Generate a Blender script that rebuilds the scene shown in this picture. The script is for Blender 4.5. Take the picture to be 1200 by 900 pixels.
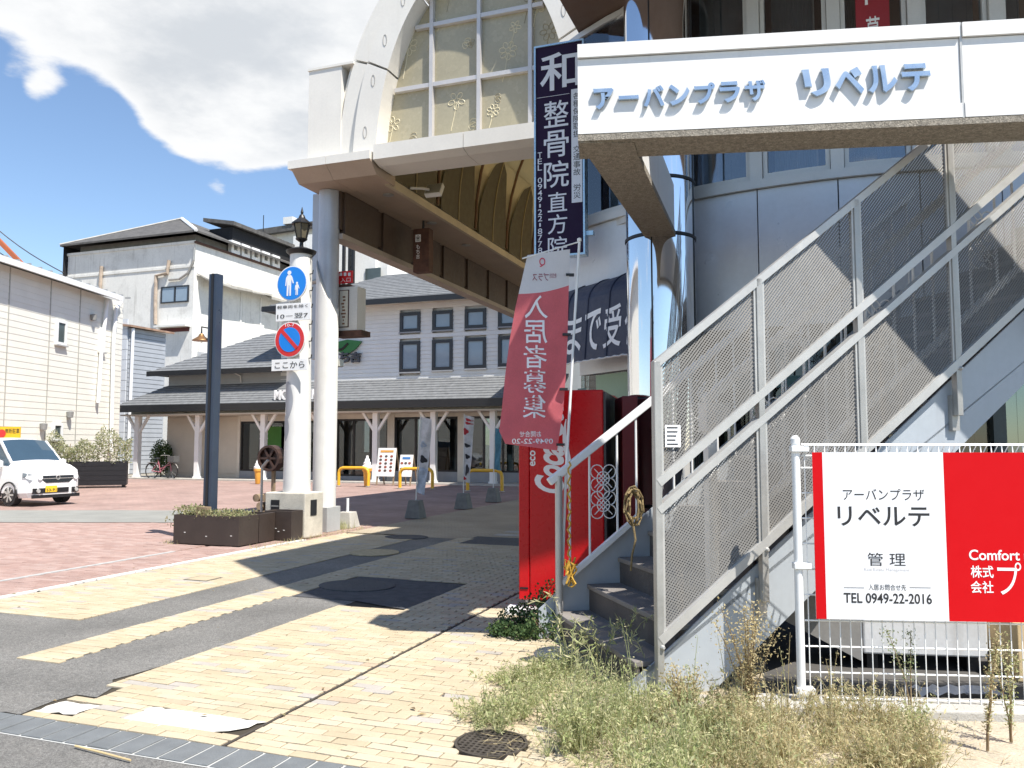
import bpy, math, random
from mathutils import Vector, Matrix
random.seed(7)
SC = bpy.context.scene
for o in list(bpy.data.objects): bpy.data.objects.remove(o)
R = math.radians

# ------------------------------------------------------------------ camera, world, sun, exposure
F = 953.0; PITCH = math.atan(70 / F); CH = 1.5        # photo focal length (px of 1200), pitch, eye height
cam_d = bpy.data.cameras.new('camera'); cam = bpy.data.objects.new('camera', cam_d)
SC.collection.objects.link(cam); SC.camera = cam
cam.location = (0, 0, CH); cam.rotation_euler = (R(90) + PITCH, 0, 0)
cam_d.sensor_width = 36; cam_d.lens = 36 * F / 1200; cam_d.clip_start = .05; cam_d.clip_end = 3000
SUN = Vector((.40, -.44, 1.0)).normalized()
W = bpy.data.worlds.new('World'); SC.world = W; W.use_nodes = True
def build_world():
    nt = W.node_tree; N = nt.nodes; L = nt.links; N.clear()
    def n(t, **k):
        x = N.new(t)
        for a, b in k.items(): setattr(x, a, b)
        return x
    def mth(op, a, b=None, c=None):
        x = n('ShaderNodeMath', operation=op)
        for i, v in enumerate((a, b, c)):
            if v is None: continue
            if isinstance(v, (int, float)): x.inputs[i].default_value = v
            else: L.new(v, x.inputs[i])
        return x.outputs[0]
    sky = n('ShaderNodeTexSky', sky_type='NISHITA', sun_disc=False, sun_elevation=math.asin(SUN.z),
            sun_rotation=math.atan2(SUN.x, SUN.y), altitude=0, air_density=1.0, dust_density=.12, ozone_density=2.6)
    tc = n('ShaderNodeTexCoord'); d = tc.outputs['Generated']
    sep = n('ShaderNodeSeparateXYZ'); L.new(d, sep.inputs[0])
    # clouds drift on a flat layer above: project the view direction on it
    zz = mth('MAXIMUM', sep.outputs[2], .04)
    cx = mth('DIVIDE', sep.outputs[0], mth('ADD', zz, .12)); cy = mth('DIVIDE', sep.outputs[1], mth('ADD', zz, .12))
    cv = n('ShaderNodeCombineXYZ'); L.new(cx, cv.inputs[0]); L.new(cy, cv.inputs[1])
    def noise(vec, sc, det, ro, off=(0, 0, 0)):
        m = n('ShaderNodeMapping'); m.inputs['Location'].default_value = off; L.new(vec, m.inputs['Vector'])
        t = n('ShaderNodeTexNoise'); t.inputs['Scale'].default_value = sc
        t.inputs['Detail'].default_value = det; t.inputs['Roughness'].default_value = ro
        L.new(m.outputs[0], t.inputs['Vector']); return t.outputs['Fac']
    big = noise(cv.outputs[0], .8, 3, .5, (2.3, 1.1, 0))
    fine = noise(cv.outputs[0], 3.2, 9, .58, (.4, 7.1, 0))
    body = mth('ADD', mth('MULTIPLY', big, .70), mth('ADD', mth('MULTIPLY', fine, .92), -.125))
    # one large cumulus to the upper left of the street, with scattered scraps below it
    def lobe(px, py, r, amt):
        a = (px - 600) / F; b = -(py - 450) / F
        v = Vector((a, math.cos(PITCH) - b * math.sin(PITCH), math.sin(PITCH) + b * math.cos(PITCH))).normalized()
        dt = n('ShaderNodeVectorMath', operation='DOT_PRODUCT'); L.new(d, dt.inputs[0]); dt.inputs[1].default_value = v
        mr = n('ShaderNodeMapRange'); mr.interpolation_type = 'SMOOTHSTEP'
        mr.inputs['From Min'].default_value = math.cos(r); mr.inputs['From Max'].default_value = 1
        mr.inputs['To Max'].default_value = amt; L.new(dt.outputs['Value'], mr.inputs[0]); return mr.outputs[0]
    s = None
    for l in ((265, 105, .125, .42), (340, 20, .20, .34), (40, -25, .13, .42), (150, 30, .11, .26), (390, 110, .11, .26), (205, 165, .05, .14),
              (203, 250, .035, .50), (250, 238, .035, .46), (88, 186, .03, .42), (45, 215, .02, .44), (62, 118, .035, .30), (30, 92, .04, .24),
              (420, -200, .45, .26), (15, 330, .30, -.24), (20, 150, .13, -.22), (110, 262, .13, -.26), (250, 275, .10, -.40), (345, 245, .08, -.36), (95, 110, .05, -.10)):
        x = lobe(*l); s = x if s is None else mth('ADD', s, x)
    dens = mth('ADD', body, s)
    mr = n('ShaderNodeMapRange'); mr.interpolation_type = 'SMOOTHSTEP'
    mr.inputs['From Min'].default_value = .80; mr.inputs['From Max'].default_value = .99; L.new(dens, mr.inputs[0])
    cloud = mr.outputs[0]
    # thicker cloud is a little greyer underneath
    th = n('ShaderNodeMapRange'); th.inputs['From Min'].default_value = .95; th.inputs['From Max'].default_value = 1.35
    L.new(dens, th.inputs[0])
    cc = n('ShaderNodeMix', data_type='RGBA'); cc.inputs['A'].default_value = (5.2, 5.25, 5.3, 1); cc.inputs['B'].default_value = (3.6, 3.8, 4.05, 1)
    bl = n('ShaderNodeMapRange'); bl.interpolation_type = 'SMOOTHSTEP'; bl.inputs['From Min'].default_value = .40; bl.inputs['From Max'].default_value = .66
    L.new(noise(cv.outputs[0], 2.1, 8, .6, (5, 2, 0)), bl.inputs[0])
    L.new(mth('MULTIPLY', th.outputs[0], bl.outputs[0]), cc.inputs['Factor'])
    hz = n('ShaderNodeMapRange'); hz.inputs['From Min'].default_value = 0; hz.inputs['From Max'].default_value = .10; L.new(sep.outputs[2], hz.inputs[0])
    mix = n('ShaderNodeMix', data_type='RGBA'); L.new(mth('MULTIPLY', cloud, hz.outputs[0]), mix.inputs['Factor'])
    L.new(sky.outputs[0], mix.inputs['A']); L.new(cc.outputs['Result'], mix.inputs['B'])
    bg = n('ShaderNodeBackground'); bg.inputs['Strength'].default_value = .115
    L.new(mix.outputs['Result'], bg.inputs[0]); out = n('ShaderNodeOutputWorld'); L.new(bg.outputs[0], out.inputs[0])
build_world()
sd = bpy.data.lights.new('sun', 'SUN'); sd.energy = 4.9; sd.angle = R(.5); sd.color = (1, .955, .88)
sun = bpy.data.objects.new('sun', sd); SC.collection.objects.link(sun); sun.location = (5, -5, 30)
sun.rotation_euler = SUN.to_track_quat('Z', 'Y').to_euler()
SC.view_settings.view_transform = 'Standard'; SC.view_settings.look = 'None'
SC.view_settings.exposure = .74; SC.view_settings.gamma = 1; SC.view_settings.use_curve_mapping = False
SC.render.engine = 'CYCLES'
try:
    SC.cycles.max_bounces = 8; SC.cycles.transparent_max_bounces = 16; SC.cycles.caustics_reflective = False; SC.cycles.caustics_refractive = False
except Exception: pass

# ------------------------------------------------------------------ pixel -> place helpers (photo is 1200 x 900)
def ray(px, py):
    a = (px - 600) / F; b = -(py - 450) / F
    return (a, math.cos(PITCH) - b * math.sin(PITCH), math.sin(PITCH) + b * math.cos(PITCH))
def gp(px, py, z=0): r = ray(px, py); t = (z - CH) / r[2]; return (r[0] * t, r[1] * t, z)
def dp(px, py, y): r = ray(px, py); t = y / r[1]; return (r[0] * t, y, CH + r[2] * t)
PSI = R(19.9)
class Frame:
    def __init__(s, rot, ox=0, oy=0): s.rot = rot; s.ox = ox; s.oy = oy; s.c = math.cos(rot); s.s = math.sin(rot)
    def w(s, x, y, z=0): return (s.ox + x * s.c - y * s.s, s.oy + x * s.s + y * s.c, z)
    def l(s, p): dx = p[0] - s.ox; dy = p[1] - s.oy; return (dx * s.c + dy * s.s, -dx * s.s + dy * s.c, p[2] if len(p) > 2 else 0)
    def py(s, px, py, y):            # where a pixel's ray meets the frame's plane y = const
        r = ray(px, py); n = (-s.s, s.c); k = (s.ox * n[0] + s.oy * n[1] + y) / (r[0] * n[0] + r[1] * n[1])
        return s.l((r[0] * k, r[1] * k, CH + r[2] * k))
    def px(s, px, py, x):
        r = ray(px, py); n = (s.c, s.s); k = (s.ox * n[0] + s.oy * n[1] + x) / (r[0] * n[0] + r[1] * n[1])
        return s.l((r[0] * k, r[1] * k, CH + r[2] * k))
    def g(s, px, py, z=0): return s.l(gp(px, py, z))
WF = Frame(0); GF = Frame(-PSI); SF = Frame(R(15), .86, 4.98); KF = Frame(R(-5), 1.65, 4.75); BF = Frame(R(-6.8), .43, 5.16)

# ------------------------------------------------------------------ materials
MATS = {}
def mat(name, col, rough=.6, metal=0., var=.12, vs=2.5, bump=0., bs=60., streak=0., dirt=(.18, .15, .12), rand=None, rcols=None,
        spec=.5, grime=0., trans=0., speck=0., coat=0.):
    if name in MATS: return MATS[name]
    m = bpy.data.materials.new(name); m.use_nodes = True; MATS[name] = m
    nt = m.node_tree; N = nt.nodes; L = nt.links; b = N['Principled BSDF']
    def n(t, **k):
        x = N.new(t)
        for a, c in k.items(): setattr(x, a, c)
        return x
    geo = n('ShaderNodeNewGeometry'); pos = geo.outputs['Position']
    c4 = (*col, 1)
    base = n('ShaderNodeRGB'); base.outputs[0].default_value = c4; cur = base.outputs[0]
    if rcols:
        oi = n('ShaderNodeObjectInfo'); ad = n('ShaderNodeMath', operation='ADD')
        L.new(oi.outputs['Random'], ad.inputs[0]); L.new(geo.outputs['Random Per Island'], ad.inputs[1])
        fr = n('ShaderNodeMath', operation='FRACT'); L.new(ad.outputs[0], fr.inputs[0])
        cr = n('ShaderNodeValToRGB'); cr.color_ramp.interpolation = 'CONSTANT' if rand == 'const' else 'LINEAR'
        els = cr.color_ramp.elements
        while len(els) < len(rcols): els.new(.5)
        for e, (p, c) in zip(els, rcols): e.position = p; e.color = (*c, 1)
        L.new(fr.outputs[0], cr.inputs[0]); cur = cr.outputs[0]
    def noise(sc, det=6, ro=.55, sx=(1, 1, 1)):
        mp = n('ShaderNodeMapping'); mp.inputs['Scale'].default_value = sx; L.new(pos, mp.inputs[0])
        t = n('ShaderNodeTexNoise'); t.inputs['Scale'].default_value = sc; t.inputs['Detail'].default_value = det; t.inputs['Roughness'].default_value = ro
        L.new(mp.outputs[0], t.inputs['Vector']); return t.outputs['Fac']
    def rng(f, a, b2, c=0., d=1.):
        mr = n('ShaderNodeMapRange'); mr.inputs['From Min'].default_value = a; mr.inputs['From Max'].default_value = b2
        mr.inputs['To Min'].default_value = c; mr.inputs['To Max'].default_value = d; L.new(f, mr.inputs[0]); return mr.outputs[0]
    def mul(c, fac):
        x = n('ShaderNodeMix', data_type='RGBA', blend_type='MULTIPLY'); x.inputs['Factor'].default_value = 1
        L.new(c, x.inputs['A']); L.new(fac, x.inputs['B']); return x.outputs['Result']
    def mixc(c, col2, f):
        x = n('ShaderNodeMix', data_type='RGBA'); L.new(c, x.inputs['A']); x.inputs['B'].default_value = (*col2, 1); L.new(f, x.inputs['Factor']); return x.outputs['Result']
    if var: cur = mul(cur, rng(noise(vs), .3, .7, 1 - var, 1 + var * .6))
    if var: cur = mul(cur, rng(noise(vs * 17, 4), .3, .7, 1 - var * .5, 1 + var * .4))
    if speck: cur = mul(cur, rng(noise(75, 3, .7), .32, .68, 1 - speck, 1 + speck)); cur = mul(cur, rng(noise(210, 2, .6), .35, .65, 1 - speck, 1 + speck))
    if streak: cur = mixc(cur, dirt, rng(noise(1.0, 8, .65, (7, 7, .35)), .56, .80, 0, streak))
    if grime: cur = mixc(cur, dirt, rng(noise(1.3, 9, .7), .52, .75, 0, grime))
    L.new(cur, b.inputs['Base Color'])
    rr = rng(noise(vs * 4), .3, .7, max(0, rough - .08), min(1, rough + .08)) if rough > .12 else None
    if rr: L.new(rr, b.inputs['Roughness'])
    else: b.inputs['Roughness'].default_value = rough
    b.inputs['Metallic'].default_value = metal
    b.inputs['Specular IOR Level'].default_value = spec
    if coat: b.inputs['Coat Weight'].default_value = coat; b.inputs['Coat Roughness'].default_value = .05
    if bump:
        bp = n('ShaderNodeBump'); bp.inputs['Strength'].default_value = bump; bp.inputs['Distance'].default_value = .01
        L.new(noise(bs, 5), bp.inputs['Height']); L.new(bp.outputs[0], b.inputs['Normal'])
    if trans:
        tr = n('ShaderNodeBsdfTranslucent'); L.new(cur, tr.inputs['Color']); ms = n('ShaderNodeMixShader'); ms.inputs[0].default_value = trans
        L.new(b.outputs[0], ms.inputs[1]); L.new(tr.outputs[0], ms.inputs[2]); L.new(ms.outputs[0], N['Material Output'].inputs[0])
    return m
def glass(name, tint=(.75, .8, .82), refl=.1, rough=.02):
    if name in MATS: return MATS[name]
    m = bpy.data.materials.new(name); m.use_nodes = True; MATS[name] = m
    nt = m.node_tree; N = nt.nodes; L = nt.links; N.clear()
    t = N.new('ShaderNodeBsdfTransparent'); t.inputs[0].default_value = (*tint, 1)
    g = N.new('ShaderNodeBsdfGlossy'); g.inputs['Roughness'].default_value = rough; g.inputs[0].default_value = (.95, .97, 1, 1)
    lw = N.new('ShaderNodeLayerWeight'); lw.inputs[0].default_value = .25
    mr = N.new('ShaderNodeMapRange'); mr.inputs['To Min'].default_value = refl; mr.inputs['To Max'].default_value = 1; L.new(lw.outputs['Fresnel'], mr.inputs[0])
    ge = N.new('ShaderNodeNewGeometry'); nz = N.new('ShaderNodeTexNoise'); nz.inputs['Scale'].default_value = 1.3; L.new(ge.outputs['Position'], nz.inputs['Vector'])
    bp = N.new('ShaderNodeBump'); bp.inputs['Strength'].default_value = .04; bp.inputs['Distance'].default_value = .05; L.new(nz.outputs['Fac'], bp.inputs['Height']); L.new(bp.outputs[0], g.inputs['Normal'])
    ms = N.new('ShaderNodeMixShader'); L.new(mr.outputs[0], ms.inputs[0]); L.new(t.outputs[0], ms.inputs[1]); L.new(g.outputs[0], ms.inputs[2])
    o = N.new('ShaderNodeOutputMaterial'); L.new(ms.outputs[0], o.inputs[0]); return m
def brickmat(name, c1, c2, mortar, bw=.2, rh=.1, rot=PSI):
    if name in MATS: return MATS[name]
    m = bpy.data.materials.new(name); m.use_nodes = True; MATS[name] = m
    nt = m.node_tree; N = nt.nodes; L = nt.links; b = N['Principled BSDF']; b.inputs['Roughness'].default_value = .85
    tc = N.new('ShaderNodeTexCoord'); br = N.new('ShaderNodeTexBrick'); L.new(tc.outputs['Object'], br.inputs[0])
    br.inputs['Color1'].default_value = (*c1, 1); br.inputs['Color2'].default_value = (*c2, 1); br.inputs['Mortar'].default_value = (*mortar, 1)
    br.inputs['Scale'].default_value = 1; br.inputs['Brick Width'].default_value = bw; br.inputs['Row Height'].default_value = rh; br.inputs['Mortar Size'].default_value = .004
    br.inputs['Bias'].default_value = -.2
    nz = N.new('ShaderNodeTexNoise'); nz.inputs['Scale'].default_value = .8; nz.inputs['Detail'].default_value = 7; L.new(tc.outputs['Object'], nz.inputs[0])
    mr = N.new('ShaderNodeMapRange'); mr.inputs['From Min'].default_value = .3; mr.inputs['From Max'].default_value = .7; mr.inputs['To Min'].default_value = .78; mr.inputs['To Max'].default_value = 1.12; L.new(nz.outputs['Fac'], mr.inputs[0])
    mx = N.new('ShaderNodeMix'); mx.data_type = 'RGBA'; mx.blend_type = 'MULTIPLY'; mx.inputs['Factor'].default_value = 1
    L.new(br.outputs['Color'], mx.inputs['A']); L.new(mr.outputs[0], mx.inputs['B']); L.new(mx.outputs['Result'], b.inputs['Base Color'])
    bp = N.new('ShaderNodeBump'); bp.inputs['Strength'].default_value = .5; bp.inputs['Distance'].default_value = .004; bp.invert = True
    L.new(br.outputs['Fac'], bp.inputs['Height']); L.new(bp.outputs[0], b.inputs['Normal']); return m

# ------------------------------------------------------------------ mesh building
class MB:
    def __init__(s): s.v = []; s.f = []
    def add(s, vs, fs):
        o = len(s.v); s.v += [tuple(p) for p in vs]; s.f += [tuple(i + o for i in f) for f in fs]; return s
    def box(s, x0, y0, z0, x1, y1, z1):
        if x0 > x1: x0, x1 = x1, x0
        if y0 > y1: y0, y1 = y1, y0
        if z0 > z1: z0, z1 = z1, z0
        return s.add([(x0, y0, z0), (x1, y0, z0), (x1, y1, z0), (x0, y1, z0), (x0, y0, z1), (x1, y0, z1), (x1, y1, z1), (x0, y1, z1)],
                     [(0, 3, 2, 1), (4, 5, 6, 7), (0, 1, 5, 4), (1, 2, 6, 5), (2, 3, 7, 6), (3, 0, 4, 7)])
    def hexa(s, p): return s.add(p, [(0, 3, 2, 1), (4, 5, 6, 7), (0, 1, 5, 4), (1, 2, 6, 5), (2, 3, 7, 6), (3, 0, 4, 7)])
    def bar(s, p, q, w, h, up=(0, 0, 1)):
        p = Vector(p); q = Vector(q); d = (q - p).normalized(); up = Vector(up)
        if abs(d.dot(up)) > .98: up = Vector((0, 1, 0))
        x = d.cross(up).normalized() * w / 2; z = x.cross(d).normalized() * h / 2
        return s.hexa([p - x - z, p + x - z, q + x - z, q - x - z, p - x + z, p + x + z, q + x + z, q - x + z])
    def tube(s, pts, r, n=8, cap=True):
        pts = [Vector(p) for p in pts]; k = len(pts); rs = r if isinstance(r, (list, tuple)) else [r] * k
        o = len(s.v); ref = None
        for i, p in enumerate(pts):
            d = (pts[min(i + 1, k - 1)] - pts[max(i - 1, 0)]).normalized()
            if ref is None: ref = Vector((0, 0, 1)) if abs(d.z) < .9 else Vector((1, 0, 0))
            x = d.cross(ref).normalized(); y = d.cross(x).normalized(); ref = -y if abs(d.dot(y)) < .9 else ref
            for j in range(n):
                a = 2 * math.pi * j / n; s.v.append(tuple(p + x * math.cos(a) * rs[i] + y * math.sin(a) * rs[i]))
        for i in range(k - 1):
            for j in range(n): s.f.append((o + i * n + j, o + i * n + (j + 1) % n, o + (i + 1) * n + (j + 1) % n, o + (i + 1) * n + j))
        if cap: s.f.append(tuple(o + j for j in range(n))[::-1]); s.f.append(tuple(o + (k - 1) * n + j for j in range(n)))
        return s
    def lathe(s, prof, c=(0, 0, 0), n=24, cap=True):
        o = len(s.v); k = len(prof)
        for r, z in prof:
            for j in range(n):
                a = 2 * math.pi * j / n; s.v.append((c[0] + r * math.cos(a), c[1] + r * math.sin(a), c[2] + z))
        for i in range(k - 1):
            for j in range(n): s.f.append((o + i * n + j, o + i * n + (j + 1) % n, o + (i + 1) * n + (j + 1) % n, o + (i + 1) * n + j))
        if cap: s.f.append(tuple(o + j for j in range(n))[::-1]); s.f.append(tuple(o + (k - 1) * n + j for j in range(n)))
        return s
    def prism(s, pts, z0, z1):                       # plan outline (x, y), extruded up
        n = len(pts); a = sum(pts[i][0] * pts[(i + 1) % n][1] - pts[(i + 1) % n][0] * pts[i][1] for i in range(n))
        if a < 0: pts = pts[::-1]
        return s.add([(x, y, z0) for x, y in pts] + [(x, y, z1) for x, y in pts],
                     [tuple(range(n))[::-1], tuple(range(n, 2 * n))] + [(i, (i + 1) % n, n + (i + 1) % n, n + i) for i in range(n)])
    def xz(s, pts, y0, y1):                          # outline (x, z) facing -y, extruded along y
        n = len(pts); a = sum(pts[i][0] * pts[(i + 1) % n][1] - pts[(i + 1) % n][0] * pts[i][1] for i in range(n))
        if a < 0: pts = pts[::-1]
        if y0 > y1: y0, y1 = y1, y0
        return s.add([(x, y0, z) for x, z in pts] + [(x, y1, z) for x, z in pts],
                     [tuple(range(n)), tuple(range(n, 2 * n))[::-1]] + [(i, n + i, n + (i + 1) % n, (i + 1) % n) for i in range(n)])
    def yz(s, pts, x0, x1):
        n = len(pts); a = sum(pts[i][0] * pts[(i + 1) % n][1] - pts[(i + 1) % n][0] * pts[i][1] for i in range(n))
        if a < 0: pts = pts[::-1]
        if x0 > x1: x0, x1 = x1, x0
        return s.add([(x0, y, z) for y, z in pts] + [(x1, y, z) for y, z in pts],
                     [tuple(range(n))[::-1], tuple(range(n, 2 * n))] + [(i, (i + 1) % n, n + (i + 1) % n, n + i) for i in range(n)])
    def leaf(s, c, size, ar=.5, up=0.):
        d = Vector((random.gauss(0, 1), random.gauss(0, 1), random.gauss(0, 1) + up)).normalized(); e = d.orthogonal().normalized()
        e.rotate(Matrix.Rotation(random.random() * 6.28, 3, d)); c = Vector(c); w = e * size * ar * .5; l = d * size
        return s.add([c, c + l * .5 + w, c + l, c + l * .5 - w], [(0, 1, 2, 3)])
    def blade(s, base, tip, w, bend=(0, 0, 0)):
        base = Vector(base); tip = Vector(tip); m = (base + tip) / 2 + Vector(bend); a = random.random() * 6.28
        x = Vector((math.cos(a), math.sin(a), 0)) * w / 2
        return s.add([base - x, base + x, m + x * .8, m - x * .8, tip], [(0, 1, 2, 3), (3, 2, 4)])
COLL = SC.collection; BASE = {}
def mesh(mb, name, mt, smooth=False):
    me = bpy.data.meshes.new(name); me.from_pydata(mb.v, [], mb.f); me.materials.append(mt)
    if smooth:
        for p in me.polygons: p.use_smooth = True
        me.set_sharp_from_angle(angle=R(38))
    me.update(); return me
def tag(o, label=None, cat=None, group=None, kind=None):
    if label: o['label'] = label
    if cat: o['category'] = cat
    if group: o['group'] = group
    if kind: o['kind'] = kind
    return o
def thing(name, label, cat, fr, base, group=None):
    o = bpy.data.objects.new(name, None); COLL.objects.link(o); o.empty_display_size = .2
    o.location = fr.w(*base) if len(base) == 3 else fr.w(base[0], base[1], 0); o.rotation_euler = (0, 0, fr.rot)
    BASE[o] = Vector((base[0], base[1], base[2] if len(base) > 2 else 0)); return tag(o, label, cat, group)
def part(mb, name, mt, parent, smooth=False, bevel=0, kind=None, label=None):
    b = BASE[parent]; mb.v = [(p[0] - b.x, p[1] - b.y, p[2] - b.z) for p in mb.v]
    o = bpy.data.objects.new(name, mesh(mb, name, mt, smooth)); COLL.objects.link(o); o.parent = parent; BASE[o] = b
    if bevel: md = o.modifiers.new('bevel', 'BEVEL'); md.width = bevel; md.segments = 2; md.limit_method = 'ANGLE'
    return tag(o, label, None, None, kind)
def solo(mb, name, mt, fr, base, label=None, cat=None, group=None, kind=None, smooth=False, bevel=0):
    b = Vector((base[0], base[1], base[2] if len(base) > 2 else 0)); mb.v = [(p[0] - b.x, p[1] - b.y, p[2] - b.z) for p in mb.v]
    o = bpy.data.objects.new(name, mesh(mb, name, mt, smooth)); COLL.objects.link(o); o.location = fr.w(*b); o.rotation_euler = (0, 0, fr.rot); BASE[o] = b
    if bevel: md = o.modifiers.new('bevel', 'BEVEL'); md.width = bevel; md.segments = 2; md.limit_method = 'ANGLE'
    return tag(o, label, cat, group, kind)
def dup(o, loc, rotz=None, label=None, parent=None):
    c = o.copy(); COLL.objects.link(c)
    if parent is None:
        c.location = loc
        if rotz is not None: c.rotation_euler = (0, 0, rotz)
    else: c.parent = parent
    if label: c['label'] = label
    for ch in [x for x in bpy.data.objects if x.parent == o]: dup(ch, None, None, None, c)
    return c
# lettering: the built-in font as real flat (or raised) letters
TXT = {}
def glyphs(body, bold=0., ext=0., shear=0.):
    k = (body, bold, ext, shear)
    if k not in TXT:
        cu = bpy.data.curves.new('text', 'FONT'); cu.body = body; cu.offset = bold; cu.extrude = ext; cu.shear = shear; cu.resolution_u = 4
        o = bpy.data.objects.new('text', cu); COLL.objects.link(o)
        dg = bpy.context.evaluated_depsgraph_get(); me = bpy.data.meshes.new_from_object(o.evaluated_get(dg))
        v = [tuple(p.co) for p in me.vertices]; f = [tuple(p.vertices) for p in me.polygons]
        bpy.data.objects.remove(o); bpy.data.curves.remove(cu); bpy.data.meshes.remove(me)
        xs = [p[0] for p in v] or [0]; ys = [p[1] for p in v] or [0]
        w = max(max(xs) - min(xs), 1e-4); h = max(max(ys) - min(ys), 1e-4)
        TXT[k] = ([((p[0] - min(xs)) / w, (p[1] - min(ys)) / h, p[2]) for p in v], f)
    return TXT[k]
def put(mb, body, fn, bold=.02, ext=0., shear=0., mirror=False, turn=0):
    """fn(a, b, c): a across 0..1, b up 0..1, c depth in font units (towards the reader)"""
    v, f = glyphs(body, bold, ext, shear); out = []
    for a, b, c in v:
        if turn == 1: a, b = 1 - b, a
        if mirror: a = 1 - a
        out.append(fn(a, b, c))
    mb.add(out, [x[::-1] for x in f] if mirror else f)
def letters(parent, body, x0, z0, x1, z1, y, mt, bold=.02, vertical=False, gap=.12, ext=0., depth=0., name='lettering', **k):
    mb = MB(); ch = list(body) if vertical else [body]; n = len(ch)
    for i, c in enumerate(ch):
        if c == ' ': continue
        if vertical:
            hh = (z1 - z0) / n; a = z1 - (i + 1) * hh + hh * gap / 2; b = z1 - i * hh - hh * gap / 2
            if c in '-ー―': a, b = (a + b) / 2 - hh * .28, (a + b) / 2 + hh * .28
        else: a, b = z0, z1
        xa, xb = x0, x1
        if vertical and c in '1-ー': m = (x0 + x1) / 2; w = (x1 - x0) * (.18 if c != '1' else .22); xa, xb = m - w, m + w
        put(mb, c, lambda p, q, r: (xa + (xb - xa) * p, y - (depth if r > 1e-5 else 0), a + (b - a) * q), bold, ext, **k)
    return part(mb, name, mt, parent)

# ------------------------------------------------------------------ palette
m_asph = mat('asphalt', (.19, .183, .17), .92, var=.25, vs=1.1, bump=1.0, bs=150, grime=.35, dirt=(.28, .26, .23), speck=.38)
m_asph_new = mat('asphalt_new', (.085, .085, .088), .9, var=.2, vs=2, bump=.8, bs=170, grime=.25, dirt=(.17, .165, .155), speck=.35)
m_mortar = mat('paver_joint', (.055, .045, .03), .95, var=.2, vs=5)
m_conc = mat('concrete', (.46, .44, .40), .9, var=.15, vs=4, bump=.4, bs=90, grime=.45, dirt=(.24, .21, .17))
m_white = mat('white_paint', (.78, .77, .74), .5, var=.05, vs=3, streak=.18, dirt=(.42, .40, .36))
m_wclean = mat('clean_white', (.82, .82, .81), .35, var=.03, streak=.05)
m_post = mat('post_white', (.73, .72, .69), .45, var=.06, vs=4, streak=.45, grime=.12, dirt=(.42, .38, .32))
m_black = mat('black_metal', (.010, .010, .012), .45, var=.1)
m_dark = mat('dark_inside', (.012, .012, .014), .8, var=.1)
m_navy = mat('navy_metal', (.03, .045, .075), .35, var=.1)
m_steel = mat('galvanised_steel', (.42, .41, .385), .42, .45, var=.12, vs=6, streak=.25, dirt=(.30, .26, .2))
m_alu = mat('aluminium', (.50, .49, .465), .4, .30, var=.08, vs=6, streak=.2, dirt=(.34, .32, .28))
m_red = mat('red_paint', (.56, .008, .012), .3, var=.04, vs=4, spec=.3)
m_redflat = mat('red_print', (.72, .02, .025), .4, var=.03)
m_whiteprint = mat('white_print', (.82, .82, .82), .5, var=.02)
m_blackprint = mat('black_print', (.02, .02, .022), .5, var=.02)
m_wood = mat('old_wood', (.30, .22, .14), .8, var=.3, vs=6, bump=.3, bs=50)
m_rust = mat('rusty_brown', (.10, .045, .03), .8, var=.4, vs=9)
m_yellow = mat('yellow_pipe', (.75, .42, .03), .35, var=.06)

# ------------------------------------------------------------------ ground, road, pavement, plaza
gb = MB(); gb.add([(-400, -60, 0), (400, -60, 0), (400, 900, 0), (-400, 900, 0)], [(0, 1, 2, 3)])
gb.v = [(x, y, -.03) for x, y, z in gb.v]
solo(gb, 'ground', mat('ground', (.30, .27, .22), .95, var=.25, vs=.6, bump=.5, bs=30), WF, (0, 0, -.03), kind='structure')
def sheet(poly, z): 
    m = MB(); n = len(poly); m.add([(x, y, z) for x, y in poly], [tuple(range(n))]); return m
def rag(poly, step=.12, amp=.018):
    out = []
    for i in range(len(poly)):
        a = poly[i]; b = poly[(i + 1) % len(poly)]; L_ = math.hypot(b[0] - a[0], b[1] - a[1]); k = max(1, int(L_ / step))
        if L_ > 6: k = max(1, int(L_ / .3))
        for j in range(k):
            t = j / k; out.append((a[0] + (b[0] - a[0]) * t + random.uniform(-amp, amp), a[1] + (b[1] - a[1]) * t + random.uniform(-amp, amp)))
    return out
solo(sheet([(-60, -40), (40, -40), (40, 3.205), (-60, 3.205)], -.010), 'road', m_asph, GF, (0, 0, -.010), kind='structure')
pav = solo(sheet([(-7.40, 3.43), (6, 3.43), (6, 60), (-7.40, 60)], -.014), 'pavement', m_mortar, GF, (0, 0, -.014), kind='structure')
plz = solo(sheet([(-60, 3.205), (-7.4, 3.205), (-7.4, 27.4), (-60, 27.4)], -.012), 'plaza',
           brickmat('plaza_bricks', (.32, .21, .18), (.39, .27, .235), (.23, .19, .165)), GF, (0, 0, -.012), kind='structure')
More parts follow.
